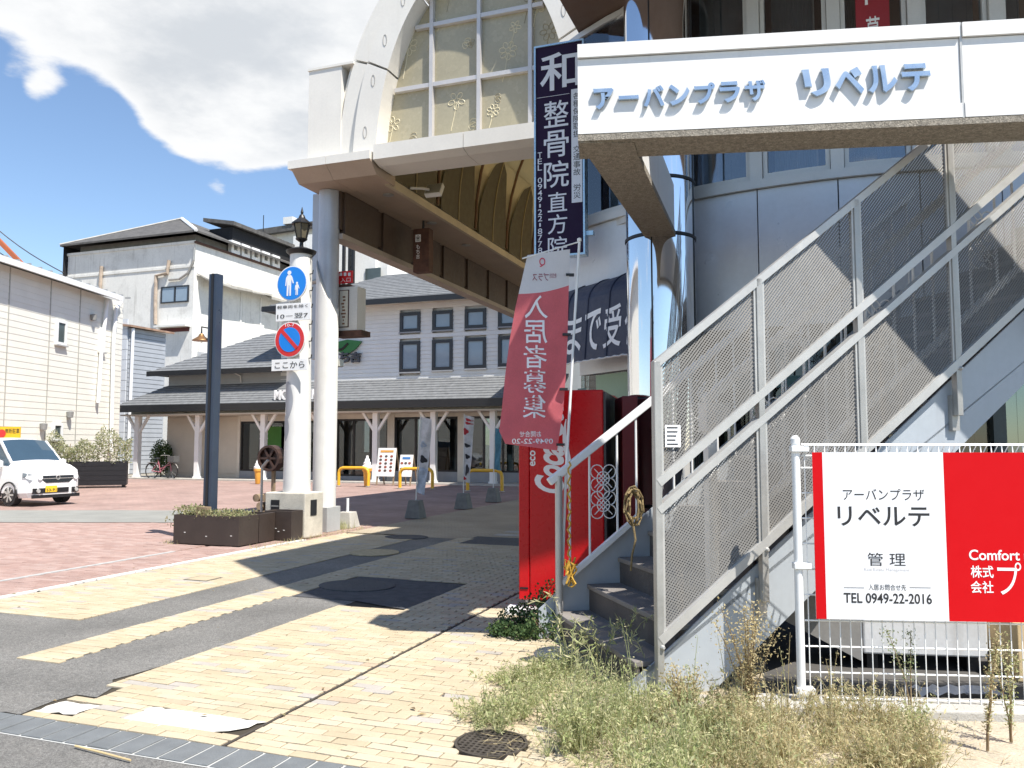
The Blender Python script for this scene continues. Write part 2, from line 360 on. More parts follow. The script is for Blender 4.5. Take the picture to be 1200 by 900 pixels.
# far part of the pavement, where the pavers are too small to tell apart
solo(sheet([(-7.4, 12.0), (6, 12.0), (6, 60), (-7.4, 60)], -.006), 'far_pavement', brickmat('far_pavers', (.40, .335, .24), (.44, .375, .28), (.20, .17, .13), .2, .0725), GF, (0, 12, -.006), kind='structure')
def yellow(u, v):
    if v < 3.45 or u < -7.38: return False
    if v < 5.42 + .0 and u < -5.85: return False
    if -5.9 < u < -5.27 and v < 15: return False
    if v < 6.95:
        if -5.9 < u < -4.15: return -5.27 < u < -4.87 and v > 4.3
    if -4.85 < u < -3.47 and 6.72 < v < 8.26: return False
    if v > 11.4 and u > -5.0: return False
    if u < -3.9 and v > 3.83 and v < 4.02 and u < -4.0: return False
    # bare cement patches where pavers are missing
    if -3.56 < u < -2.80 and 3.58 < v < 3.80: return False
    if -4.12 < u < -3.86 and 3.52 < v < 3.70: return False
    if abs(u + 2.78) < .012: return False
    if (u + 1.53) ** 2 + (v - 3.92) ** 2 < .19 ** 2: return False
    if u > -.3: return False
    return True
ym = mat('yellow_paver', (.6, .48, .26), .85, var=.10, vs=3, bump=.35, bs=120, grime=.3, dirt=(.33, .27, .18), rand='const',
         rcols=[(0, (.475, .39, .265)), (.3, (.495, .415, .29)), (.55, (.46, .375, .25)), (.72, (.505, .43, .31)), (.86, (.40, .365, .32)), (.93, (.45, .345, .24)), (.95, (.485, .40, .27))])
rm = mat('red_brick', (.35, .18, .15), .85, var=.12, vs=2, bump=.35, bs=120, grime=.3, dirt=(.42, .33, .29),
         rcols=[(0, (.31, .20, .17)), (.35, (.37, .25, .215)), (.6, (.33, .22, .19)), (.8, (.41, .295, .26)), (1, (.36, .24, .205))])
def brick_mb(l, w, cx=0, cy=0, z=0, top=0., tilt=0.):
    e = .004; x = l / 2; y = w / 2; m = MB(); ta = random.uniform(-tilt, tilt); tb = random.uniform(-tilt, tilt)
    zt = lambda a, b: z + top + ta * a + tb * b
    pts = [(-x, -y), (x, -y), (x, y), (-x, y)]; q = [(-x + e, -y + e), (x - e, -y + e), (x - e, y - e), (-x + e, y - e)]
    m.add([(cx + a, cy + b, z - .012) for a, b in pts] + [(cx + a, cy + b, zt(a, b) - .003) for a, b in pts] + [(cx + a, cy + b, zt(a, b)) for a, b in q],
          [(0, 1, 5, 4), (1, 2, 6, 5), (2, 3, 7, 6), (3, 0, 4, 7), (4, 5, 9, 8), (5, 6, 10, 9), (6, 7, 11, 10), (7, 4, 8, 11), (8, 9, 10, 11)]); return m
def pix(u, v, z=0):
    x, y, _ = GF.w(u, v, 0); Y = y * math.cos(PITCH) + (z - CH) * math.sin(PITCH); Z = -y * math.sin(PITCH) + (z - CH) * math.cos(PITCH)
    return (600 + F * x / Y, 450 - F * Z / Y, y) if Y > .1 else (-9999, 0, 0)
def lay(region, u0, u1, v0, v1, parent, mt, name, l=.2, w=.1, z=0., far=14., gap=.004):
    """running bond; bricks that meet an edge are cut to it"""
    cells = []; r = 0; v = v0
    while v < v1:
        u = u0 + (l / 2 if r % 2 else 0) - l; cv = v + w / 2
        while u < u1:
            p = pix(u + l / 2, cv)
            if -60 < p[0] < 1260 and p[1] < 960 and p[2] < far:
                ok = [region(u + l * (k + .5) / 16, cv) for k in range(16)]
                i = 0
                while i < 16:
                    if not ok[i]: i += 1; continue
                    j = i
                    while j < 16 and ok[j]: j += 1
                    if j - i >= 3: cells.append((p[2], u + l * (i + j) / 32, cv, l * (j - i) / 16))
                    i = j
            u += l
        v += w; r += 1
    cells.sort()
    variants = [mesh(brick_mb(l - gap, w - gap, 0, 0, 0, 0, .02), name, mt) for _ in range(6)]; b = BASE[parent]
    for i, (d, u, v, ln) in enumerate(cells[:300]):
        me = variants[i % 6] if ln > l * .98 else mesh(brick_mb(ln - gap, w - gap, 0, 0, 0, 0, .015), name, mt)
        o = bpy.data.objects.new(name, me); COLL.objects.link(o); o.parent = parent
        o.location = (u - b.x, v - b.y, z + random.uniform(-.0015, .002) - b.z); o.rotation_euler = (0, 0, random.uniform(-.006, .006) + (math.pi if random.random() < .5 else 0))
    rest = MB()
    for d, u, v, ln in cells[300:]:
        k = brick_mb(ln - gap, w - gap, u, v, z, random.uniform(-.0015, .002), .015); rest.add(k.v, k.f)
    if rest.v: part(rest, name + 's', mt, parent, kind='stuff')
lay(yellow, -7.4, -.2, 3.44, 12.0, pav, ym, 'paver', w=.0725, gap=.008)
def gray(u, v):
    x, y, _ = GF.w(u, v); return 15.75 < y < 18.6 and x < -5.2
lay(lambda u, v: u < -7.52 and not (-8.39 < u < -8.31) and not gray(u, v), -18, -7.52, 3.3, 13.2, plz, rm, 'brick', far=15.6, gap=.009)
# asphalt let into the pavement: reinstated trenches and patches
def patch(poly, mt, nm, z, step=.12, amp=.018):
    p = rag(poly, step, amp); mb = MB()
    from mathutils.geometry import tessellate_polygon
    tri = tessellate_polygon([[Vector((x, y, 0)) for x, y in p]])
    fs = []
    for t_ in tri:
        (x0, y0), (x1, y1), (x2, y2) = (p[i] for i in t_)
        fs.append(tuple(t_) if (x1 - x0) * (y2 - y0) - (x2 - x0) * (y1 - y0) > 0 else tuple(t_)[::-1])
    mb.add([(x, y, z) for x, y in p], fs)
    solo(mb, nm, mt, GF, (-5, 6, z), kind='structure')
patch([(-7.4, 3.44), (-4.18, 3.44), (-4.2, 3.83), (-4.02, 3.84), (-4.08, 4.02), (-4.22, 4.15), (-4.14, 4.8), (-4.16, 5.7), (-4.12, 6.97), (-4.87, 7.0), (-5.27, 7.0), (-5.27, 15.0), (-5.9, 15.0), (-5.9, 5.42), (-7.4, 5.42)], m_asph, 'asphalt_patch', -.009)
patch([(-7.39, 5.48), (-5.93, 5.46), (-5.93, 12.2), (-7.39, 12.2)], m_mortar, 'paver_bed', -.006, .3, .003)
patch([(-5.24, 4.34), (-4.90, 4.34), (-4.90, 7.05), (-5.24, 7.05)], m_mortar, 'paver_bed', -.006, .3, .003)
patch([(-4.84, 6.96), (-4.12, 6.95), (-3.47, 6.75), (-3.46, 8.12), (-4.82, 8.28)], mat('coarse_asphalt', (.075, .077, .085), .95, var=.35, vs=9, bump=1.0, bs=70), 'asphalt_patch', -.004, .2, .012)
patch([(-5.0, 11.42), (6, 11.4), (6, 12.4), (-5.1, 12.4)], m_asph_new, 'asphalt_patch', -.003, .3)
for (a, b, r) in ((-4.53, 7.68, .42), (-6.12, 11.9, .36)):
    m = MB().lathe([(r, -.004), (r, .0045), (r - .02, .0055)], (a, b, 0), 28); m.v = [(p[0], b + (p[1] - b) * .8, p[2]) for p in m.v]
    solo(m, 'asphalt_patch', m_asph_new, GF, (a, b), kind='structure')
for v0, v1 in ((12.6, 12.85), (13.1, 13.35)):
    solo(sheet([(-4.9, v0), (6, v0), (6, v1), (-4.9, v1)], -.002), 'pale_band', m_conc, GF, (0, v0, -.002), kind='structure')
xs = [(0, 612), (200, 611), (330, 611)]; ys = [(330, 598), (200, 598), (0, 597)]
gpoly = [(-40, 15.75), (-5.2, 15.75), (-5.2, 18.6), (-40, 18.6)]
mb = MB(); p = rag(gpoly, .3, .05); mb.add([(x, y, -.004) for x, y in p], [tuple(range(len(p)))])
solo(mb, 'asphalt_band', mat('grey_band', (.25, .25, .23), .9, var=.15, vs=1.5, bump=.4), WF, (-10, 17, -.004), kind='structure')
# cement where pavers are missing, kerb line and slot line
for poly in ([(-3.58, 3.57), (-3.58, 3.8), (-3.25, 3.82), (-2.80, 3.81), (-2.86, 3.66), (-3.0, 3.55)], [(-4.14, 3.5), (-4.16, 3.7), (-3.85, 3.7), (-3.87, 3.55)]):
    p = rag(poly, .05, .02); mb = MB(); mb.add([(x, y, -.004) for x, y in p], [tuple(range(len(p)))])
    solo(mb, 'cement_patch', mat('pale_cement', (.64, .61, .55), .9, var=.15, vs=8, bump=.8, bs=60, grime=.35, dirt=(.42, .37, .28)), GF, (-3.3, 3.7, -.004), kind='structure')
solo(MB().box(-7.50, 3.3, -.03, -7.40, 11.0, .006), 'kerb_line', mat('kerb_white', (.70, .68, .64), .8, var=.12, vs=6, grime=.3, dirt=(.4, .36, .3)), GF, (-7.45, 3.3), kind='structure')
solo(MB().box(-8.385, 3.3, -.03, -8.315, 9.2, .004), 'slot_line', mat('slot_grey', (.42, .42, .41), .8, var=.2, vs=10), GF, (-8.35, 3.3), kind='structure')
dr = solo(sheet([(-60, 3.2), (6, 3.2), (6, 3.44), (-60, 3.44)], -.008), 'gutter', mat('gutter_joint', (.5, .5, .48), .9), GF, (0, 3.2, -.008), kind='structure')
sm = mat('gutter_slab', (.155, .165, .17), .75, var=.15, vs=8, bump=.5, bs=110, grime=.25, dirt=(.35, .35, .33))
sv = [mesh(brick_mb(.134, .222, 0, 0, 0, 0, .01), 'gutter_slab', sm) for _ in range(3)]
for i in range(34):
    o = bpy.data.objects.new('gutter_slab', sv[i % 3]); COLL.objects.link(o); o.parent = dr; o.location = (-5.6 + i * .15, 3.32 - 3.2, .008 + random.uniform(-.001, .001))
# ironwork in the pavement
def manhole(u, v, r, label):
    t = thing('manhole_cover', label, 'manhole cover', GF, (u, v, 0))
    mi = mat('cast_iron', (.10, .085, .07), .6, .4, var=.3, vs=20)
    m = MB()
    for i in range(40):
        a = 2 * math.pi * i / 40; b = 2 * math.pi * (i + 1) / 40
        pa = [(u + q * math.cos(a), v + q * math.sin(a)) for q in (r, r * .92)]; pb = [(u + q * math.cos(b), v + q * math.sin(b)) for q in (r, r * .92)]
        m.hexa([(*pa[1], -.012), (*pa[0], -.012), (*pb[0], -.012), (*pb[1], -.012), (*pa[1], .005), (*pa[0], .005), (*pb[0], .005), (*pb[1], .005)])
    part(m, 'frame', mi, t)
    part(MB().lathe([(r * .9, -.012), (r * .9, -.006)], (u, v, 0), 32), 'plate', mi, t)
    for k in range(-5, 6):
        h = math.sqrt(max(0, (r * .88) ** 2 - (k * r * .165) ** 2))
        part(MB().box(u - h, v + k * r * .165 - .006, -.007, u + h, v + k * r * .165 + .006, .003), 'rib', mi, t)
        part(MB().box(u + k * r * .165 - .006, v - h, -.0065, u + k * r * .165 + .006, v + h, .0035), 'rib', mi, t)
manhole(-1.53, 3.92, .185, 'round iron grid manhole cover beside the weeds')
t = thing('access_cover', 'small square access cover in the sunlit yellow pavers', 'access cover', GF, (-6.37, 7.48, 0))
part(MB().box(-6.53, 7.34, -.01, -6.21, 7.62, .003), 'rim', mat('cover_rim', (.12, .11, .09), .7), t)
part(MB().box(-6.505, 7.365, 0, -6.235, 7.595, .0055), 'lid', ym, t)
m = MB().lathe([(.34, -.005), (.34, .006), (.30, .0075), (.30, .006)], (-5.66, 10.05, 0), 30)
solo(m, 'manhole_cover', mat('paved_lid', (.44, .36, .22), .8, var=.25, vs=14), GF, (-5.66, 10.05), 'pale round manhole lid in the shaded asphalt strip', 'manhole cover')
m = MB().tube([gp(88, 874, .004), gp(120, 882, .006), gp(153, 891, .004)], .005, 6); q = gp(120, 882)
solo(m, 'stick', mat('stick', (.55, .42, .22), .8), WF, (q[0], q[1]), 'thin pale stick lying on the asphalt by the gutter slabs', 'stick')
# pale joint line running up the street
solo(MB().box(-2.788, 3.44, -.02, -2.772, 13, -.003), 'joint_line', mat('joint_dark', (.06, .05, .04), .9), GF, (-2.78, 3.44), kind='structure')

# ------------------------------------------------------------------ shopping-arcade entrance
AC, AZ = -5.0, 6.2
def ell(a, b, t, c=AC): return (c + a * math.cos(t), AZ + b * math.sin(t))
m_arch = mat('arch_panel', (.74, .71, .65), .45, var=.05, vs=1.5, streak=.14, dirt=(.45, .40, .32))
m_tan = mat('soffit_panel', (.42, .32, .245), .6, var=.08, vs=2, grime=.2, dirt=(.22, .16, .12))
m_brown = mat('beam_brown', (.075, .045, .03), .5, var=.15, vs=3)
arc = thing('arcade_entrance', 'cream arched glass entrance of the covered shopping street', 'arcade', GF, (AC, 12.3, 0))
# front rings, panel by panel
def ring(a0, b0, a1, b1, v0, v1, cuts, name, mt, gap=.006):
    for t0, t1 in zip(cuts[:-1], cuts[1:]):
        n = 10; m = MB()
        for i in range(n):
            ta = t0 + gap + (t1 - t0 - 2 * gap) * i / n; tb = t0 + gap + (t1 - t0 - 2 * gap) * (i + 1) / n
            p = [ell(a0, b0, ta), ell(a1, b1, ta), ell(a1, b1, tb), ell(a0, b0, tb)]
            m.hexa([(p[0][0], v0, p[0][1]), (p[1][0], v0, p[1][1]), (p[1][0], v1, p[1][1]), (p[0][0], v1, p[0][1]),
                    (p[3][0], v0, p[3][1]), (p[2][0], v0, p[2][1]), (p[2][0], v1, p[2][1]), (p[3][0], v1, p[3][1])])
        part(m, name, mt, arc, smooth=True)
cuts = [0.02, .50, 1.0, 1.571, 2.14, 2.64, 3.12]
ring(1.72, 3.33, 2.16, 3.74, 11.8, 12.3, cuts, 'arch_panel', m_arch)
ring(2.17, 3.75, 2.50, 3.97, 11.88, 12.3, cuts, 'outer_moulding', m_arch)
ring(2.51, 3.98, 2.60, 4.06, 11.96, 12.3, cuts, 'edge_moulding', m_arch)
# small oval lifting eyes on the panels
for t in (2.98, 2.72, 2.5, 2.25, .62, .9):
    x, z = ell(1.95, 3.55, t); m = MB(); m.tube([(x + .035 * math.cos(k), 11.796, z + .1 * math.sin(k)) for k in [i * .524 for i in range(13)]], .004, 5, False)
    part(m, 'panel_mark', mat('grey_line', (.35, .33, .3), .6), arc)
# glazing
def clip(poly, fn):
    out = []
    for i in range(len(poly)):
        a, b = poly[i], poly[(i + 1) % len(poly)]; fa, fb = fn(a), fn(b)
        if fa >= 0: out.append(a)
        if fa * fb < 0: t = fa / (fa - fb); out.append((a[0] + (b[0] - a[0]) * t, a[1] + (b[1] - a[1]) * t))
    return out
EL = [ell(1.73, 3.34, math.pi * i / 40) for i in range(41)]
def clip_arch(poly):
    for a, b in zip(EL[:-1], EL[1:]):
        poly = clip(poly, lambda p: (b[0] - a[0]) * (p[1] - a[1]) - (b[1] - a[1]) * (p[0] - a[0]))
        if len(poly) < 3: return None
    return poly
m_frost = mat('frosted_glass', (.50, .45, .31), .25, var=.10, vs=1.2, spec=.7, trans=.22, coat=.3)
m_petal = mat('petal_line', (.66, .60, .42), .5, var=.05); m_petald = mat('petal_line_dark', (.34, .30, .2), .5, var=.05)
m_mull = mat('arch_mullion', (.58, .56, .55), .4, .2, var=.06, vs=4, streak=.2, dirt=(.3, .28, .25))
GU = [-6.8, -5.84, -4.97, -4.07, -3.2]; GZ = [6.40, 7.57, 8.62, 9.7]
for i in range(4):
    for j in range(3):
        p = clip_arch([(GU[i], GZ[j]), (GU[i + 1], GZ[j]), (GU[i + 1], GZ[j + 1]), (GU[i], GZ[j + 1])])
        if not p or len(p) < 3: continue
        pn = part(MB().xz(p, 12.18, 12.20), 'pane', m_frost, arc)
        cx = sum(q[0] for q in p) / len(p); cz = sum(q[1] for q in p) / len(p)
        for k in range(2):
            fx = cx + random.uniform(-.22, .22); fz = cz + random.uniform(-.25, .3); rr = random.uniform(.10, .17); m = MB(); tw = random.random()
            npet = random.choice([6, 7, 5]); full = random.random() < .5
            for q in range(npet if full else 3):
                a = tw + (q * 2 * math.pi / npet if full else -.9 + q * .55 - math.pi * .15)
                pts = [(fx + rr * (.25 + .4 * (1 - math.cos(w)) / 1) * math.cos(a) - rr * .28 * math.sin(w) * math.sin(a), 12.178,
                        fz + rr * (.25 + .4 * (1 - math.cos(w))) * math.sin(a) + rr * .28 * math.sin(w) * math.cos(a)) for w in [x_ * .7 for x_ in range(10)]]
                m.tube(pts, .0065, 4, False)
            if full: m.tube([(fx, 12.178, fz - rr * .3), (fx - .05, 12.178, fz - rr * 2), (fx - .1, 12.178, fz - rr * 3.4)], .008, 4, False)
            part(m, 'flower_motif', m_petal if random.random() < .6 else m_petald, pn)
for u in GU[1:4]:
    zt = AZ + 3.33 * math.sqrt(max(0, 1 - ((u - AC) / 1.72) ** 2)); part(MB().box(u - .032, 12.09, 6.40, u + .032, 12.22, zt), 'mullion', m_mull, arc)
for z in GZ[1:3]:
    h = 1.72 * math.sqrt(1 - ((z - AZ) / 3.33) ** 2); ends = [AC - h] + GU[1:4] + [AC + h]
    for a, b in zip(ends[:-1], ends[1:]): part(MB().box(a + .033, 12.10, z - .036, b - .033, 12.21, z + .036), 'transom', m_mull, arc)
for a, b in ((-6.62, -5.01), (-5.0, -3.1)): part(MB().yz([(11.55, 6.18), (11.55, 6.43), (12.25, 6.43), (12.25, 6.12), (11.75, 6.12)], a, b), 'sill', m_arch, arc)
# left shoulder box, ledge, soffit and valance beam
part(MB().box(-8.1, 11.86, 6.30, -7.44, 30, 8.05), 'shoulder_panel', m_arch, arc)
part(MB().box(-8.12, 11.84, 8.05, -7.2, 30, 8.09), 'coping', m_arch, arc)
part(MB().box(-7.44, 12.3, 6.30, -6.80, 30, 8.0), 'shoulder_infill', m_arch, arc)
for a, b in ((-8.25, -7.5), (-7.494, -6.66)):
    part(MB().yz([(11.5, 6.19), (11.5, 6.33), (12.4, 6.33), (12.4, 6.19)], a, b), 'ledge', m_arch, arc)
    part(MB().yz([(11.515, 6.188), (12.4, 6.188), (12.4, 5.99), (11.75, 5.99)], a + (.06 if a < -8 else 0), b), 'ledge_underside', m_tan, arc)
part(MB().box(-8.25, 12.4, 6.19, -8.1, 30, 6.33), 'side_ledge', m_arch, arc)
v = 12.4
while v < 28:
    for a, b in ((-8.18, -7.45), (-7.444, -6.74)): part(MB().box(a, v + .004, 6.0, b, v + 1.396, 6.05), 'soffit_panel', m_tan, arc)
    part(MB().box(-7.86, v + .004, 5.22, -7.66, v + 1.196, 5.998), 'valance_panel', m_brown, arc) if v < 27 else None
    v += 1.4
v = 12.4; m = MB().box(-7.85, 12.3, 5.30, -7.70, 28, 5.99); part(m, 'valance_beam', m_brown, arc)
part(MB().box(-7.9, 12.3, 5.12, -7.64, 28, 5.217), 'valance_edge', mat('edge_tan', (.40, .33, .27), .6), arc)
part(MB().box(-6.78, 12.25, 5.97, -6.70, 28, 6.12), 'soffit_trim', mat('gold_trim', (.52, .43, .30), .5), arc)
# vault
m_vault = mat('vault_skin', (.66, .58, .40), .6, var=.08, vs=1, trans=.6)
VC = [math.pi * i / 16 for i in range(17)]
for k in range(9):
    v0 = 12.3 + k * 1.95; v1 = v0 + 1.945
    m = MB()
    for a, b in zip(VC[:-1], VC[1:]):
        p = [ell(1.74, 3.3, a), ell(1.79, 3.36, a), ell(1.79, 3.36, b), ell(1.74, 3.3, b)]
        m.hexa([(p[0][0], v0, p[0][1]), (p[1][0], v0, p[1][1]), (p[1][0], v1, p[1][1]), (p[0][0], v1, p[0][1]), (p[3][0], v0, p[3][1]), (p[2][0], v0, p[2][1]), (p[2][0], v1, p[2][1]), (p[3][0], v1, p[3][1])])
    part(m, 'vault_bay', m_vault, arc, smooth=True)
    m = MB(); m.tube([(ell(1.72, 3.28, t)[0], v0, ell(1.72, 3.28, t)[1]) for t in VC], .035, 6, False); part(m, 'vault_rib', mat('rib_brown', (.16, .08, .04), .5), arc)
    # dark pointed lunette on the left haunch
    zt = 8.0; wv = 1.68; n = 12
    prof = [(v0 + .13, 6.12)] + [(v0 + .13 + wv * i / n, 6.7 + (zt - 6.7) * (1 - abs(2 * i / n - 1) ** 2.2)) for i in range(n + 1)] + [(v0 + .13 + wv, 6.12)]
    ins = lambda z: AC - 1.71 * math.sqrt(max(0, 1 - ((z - AZ) / 3.27) ** 2)) if z > AZ else AC - 1.71
    m = MB(); rows = [6.13 + (zt - 6.13) * j / 10 for j in range(11)]
    def span(z):
        if z <= 6.7: return v0 + .13, v0 + .13 + wv
        h = (1 - (z - 6.7) / (zt - 6.7)) ** (1 / 2.2) * wv / 2; c = v0 + .13 + wv / 2; return c - h, c + h
    for za, zb in zip(rows[:-1], rows[1:]):
        a0, a1 = span(za); b0, b1 = span(zb); m.add([(ins(za) + .015, a0, za), (ins(za) + .015, a1, za), (ins(zb) + .015, b1, zb), (ins(zb) + .015, b0, zb)], [(0, 1, 2, 3)])
    part(m, 'lunette', mat('lunette_brown', (.075, .06, .032), .5, var=.08, vs=2), arc)
    part(MB().tube([(ins(z) + .02, v0 + .13 + wv / 2, z) for z in rows], .018, 5), 'lunette_bar', mat('rib_gold', (.40, .32, .18), .5), arc)
part(MB().box(-8.0, 29.9, 6.1, -2.4, 30.2, 10.4), 'end_wall', m_tan, arc)
# downlights in the soffit
for px, py in ((455, 228), (506, 261), (546, 287)):
    q = GF.g(px, py, 6.0); m = MB().lathe([(.10, 5.985), (.10, 5.999), (.07, 5.999), (.07, 5.98)], (q[0], q[1], 0), 18)
    d_ = part(m, 'downlight', m_steel, arc); part(MB().lathe([(.065, 5.992), (.04, 5.998)], (q[0], q[1], 0), 14), 'lens', mat('lens', (.5, .48, .42), .2), d_)
# column with its white slant-cut sleeve
q = (-7.91, 12.28)
col = thing('arcade_column', 'grey round column carrying the left corner of the arcade', 'column', GF, (q[0], q[1], 0))
m_gcol = mat('grey_column', (.46, .48, .52), .4, .2, var=.08, vs=2, streak=.3, dirt=(.3, .27, .25))
part(MB().lathe([(.185, 0), (.185, 5.985)], (q[0], q[1], 0), 28), 'shaft', m_gcol, col, smooth=True)
part(MB().box(q[0] - .36, q[1] + .02, 3.0, q[0] - .10, q[1] + .16, 5.985), 'flat_pier', m_gcol, col)
sl = MB(); n = 28; qv = q[1] - .06
for j in range(n):
    a = 2 * math.pi * j / n; sl.v.append((q[0] + .03 + .2 * math.cos(a), qv + .2 * math.sin(a), .42))
for j in range(n):
    a = 2 * math.pi * j / n; sl.v.append((q[0] + .03 + .2 * math.cos(a), qv + .2 * math.sin(a), 4.75 - 1.0 * (math.cos(a) + 1) / 2 * (1.0) + .3 * 0))
sl.f += [(j, (j + 1) % n, n + (j + 1) % n, n + j) for j in range(n)] + [tuple(range(n, 2 * n)), tuple(range(n))[::-1]]
part(sl, 'sleeve', m_post, col, smooth=True)
part(MB().box(q[0] - .17, qv - .21, 0, q[0] + .23, qv + .21, .42), 'foot_box', mat('foot_grey', (.40, .41, .41), .6, streak=.3), col, bevel=.006)
part(MB().tube([(q[0] - .28, q[1] - .1, 4.35), (q[0] - .1, q[1] - .1, 4.38)], .045, 8), 'bracket', m_steel, col)
# things hanging under the arcade
px = GF.g(494, 250, 6.0)
hs = thing('hanging_sign', 'rusty brown lantern sign hanging from the arcade soffit', 'sign', GF, (-7.25, 14.6, 4.6))
a = GF.py(487, 270, 14.6); b = GF.py(505, 319, 14.6)
part(MB().box(a[0], 14.5, b[2], b[0], 14.7, a[2]), 'box', m_rust, hs, bevel=.008)
part(MB().tube([((a[0] + b[0]) / 2, 14.6, a[2]), ((a[0] + b[0]) / 2, 14.6, 6.0)], .025, 8), 'rod', m_black, hs)
c0, c1 = a[0] + .05, a[0] + .17; zz = a[2]
part(MB().box(c0, 14.495, zz - .27, c1, 14.499, zz - .12), 'crest', m_whiteprint, hs)
letters(hs, '❀', c0 + .015, zz - .255, c1 - .015, zz - .135, 14.492, m_blackprint, 0)
letters(hs, 'もち吉', c0 + .02, zz - .62, c1 - .02, zz - .32, 14.495, m_whiteprint, .005, vertical=True)
fl = GF.px(504, 222, -6.4); ft = thing('floodlight', 'white floodlight on the dark vault wall', 'light', GF, (fl[0], fl[1], fl[2]))
part(MB().tube([(-6.68, fl[1] - .25, fl[2] - .02), (-6.5, fl[1] - .1, fl[2]), (-6.42, fl[1], fl[2])], .025, 6), 'arm', m_post, ft)
m = MB(); R0 = Matrix.Rotation(R(-30), 3, 'X')
m.box(-.16, -.05, -.13, .16, .05, .13); m.v = [tuple(R0 @ Vector(p) + Vector((-6.35, fl[1] + .08, fl[2]))) for p in m.v]; part(m, 'housing', m_post, ft, bevel=.01)
m = MB().box(-.145, -.056, -.115, .145, -.051, .115); m.v = [tuple(R0 @ Vector(p) + Vector((-6.35, fl[1] + .08, fl[2]))) for p in m.v]; part(m, 'lens', mat('flood_lens', (.3, .29, .24), .15), ft)
q = GF.py(407, 70, 12.6); an = thing('roof_camera', 'small grey antenna bracket on the arcade shoulder', 'antenna', GF, (-7.35, 12.4, 8.09))
part(MB().tube([(-7.35, 12.4, 8.09), (-7.35, 12.4, 8.5)], .02, 6), 'mast', m_steel, an); part(MB().box(-7.37, 12.38, 8.28, -7.15, 12.44, 8.33), 'arm', m_black, an)

# ------------------------------------------------------------------ corner building on the right
CB = Vector((4.86, 11.99)); CR = 4.88          # the bowed front is an arc about CB
bld = thing('corner_building', 'grey panelled corner building with bowed front and deep overhanging upper floor', 'building', WF, (4.86, 9.0, 0))
m_panel = mat('grey_panel', (.66, .69, .72), .35, .15, var=.06, vs=1.2, streak=.10, dirt=(.3, .3, .3))
m_frame = mat('window_frame', (.60, .60, .58), .4, .15, var=.06, vs=4, streak=.2, dirt=(.35, .33, .3))
m_gl = glass('window_glass', (.66, .70, .74), .12)
m_gld = glass('shop_glass', (.38, .44, .44), .05)
m_curt = mat('curtain', (.80, .80, .77), .8, var=.1, vs=8)
m_soff = mat('brown_soffit', (.16, .105, .075), .6, var=.1)
def arcp(a, r): return (CB.x + r * math.sin(a), CB.y - r * math.cos(a))     # a = angle from straight at the camera, negative to the left
def arcbox(mb, a0, a1, r0, r1, z0, z1, n=4):
    for i in range(n):
        p, q = a0 + (a1 - a0) * i / n, a0 + (a1 - a0) * (i + 1) / n
        A, B_, C_, D_ = arcp(p, r1), arcp(q, r1), arcp(q, r0), arcp(p, r0)
        mb.hexa([(*A, z0), (*B_, z0), (*C_, z0), (*D_, z0), (*A, z1), (*B_, z1), (*C_, z1), (*D_, z1)])
    return mb
def ang(px, py=215):               # angle on the bowed wall under a photo column
    r = ray(px, py); dx, dy = r[0], r[1]; a_ = dx * dx + dy * dy; b_ = -2 * (dx * CB.x + dy * CB.y); c_ = CB.x ** 2 + CB.y ** 2 - CR * CR
    dsc = max(0, b_ * b_ - 4 * a_ * c_); k = (-b_ - math.sqrt(dsc)) / (2 * a_); return math.atan2(dx * k - CB.x, CB.y - dy * k)
A0 = R(-62); mul = [A0] + [ang(p) for p in (795, 887, 982, 1078, 1174)]
st = mul[-1] - mul[-2]; mul += [mul[-1] + st * (i + 1) for i in range(3)]
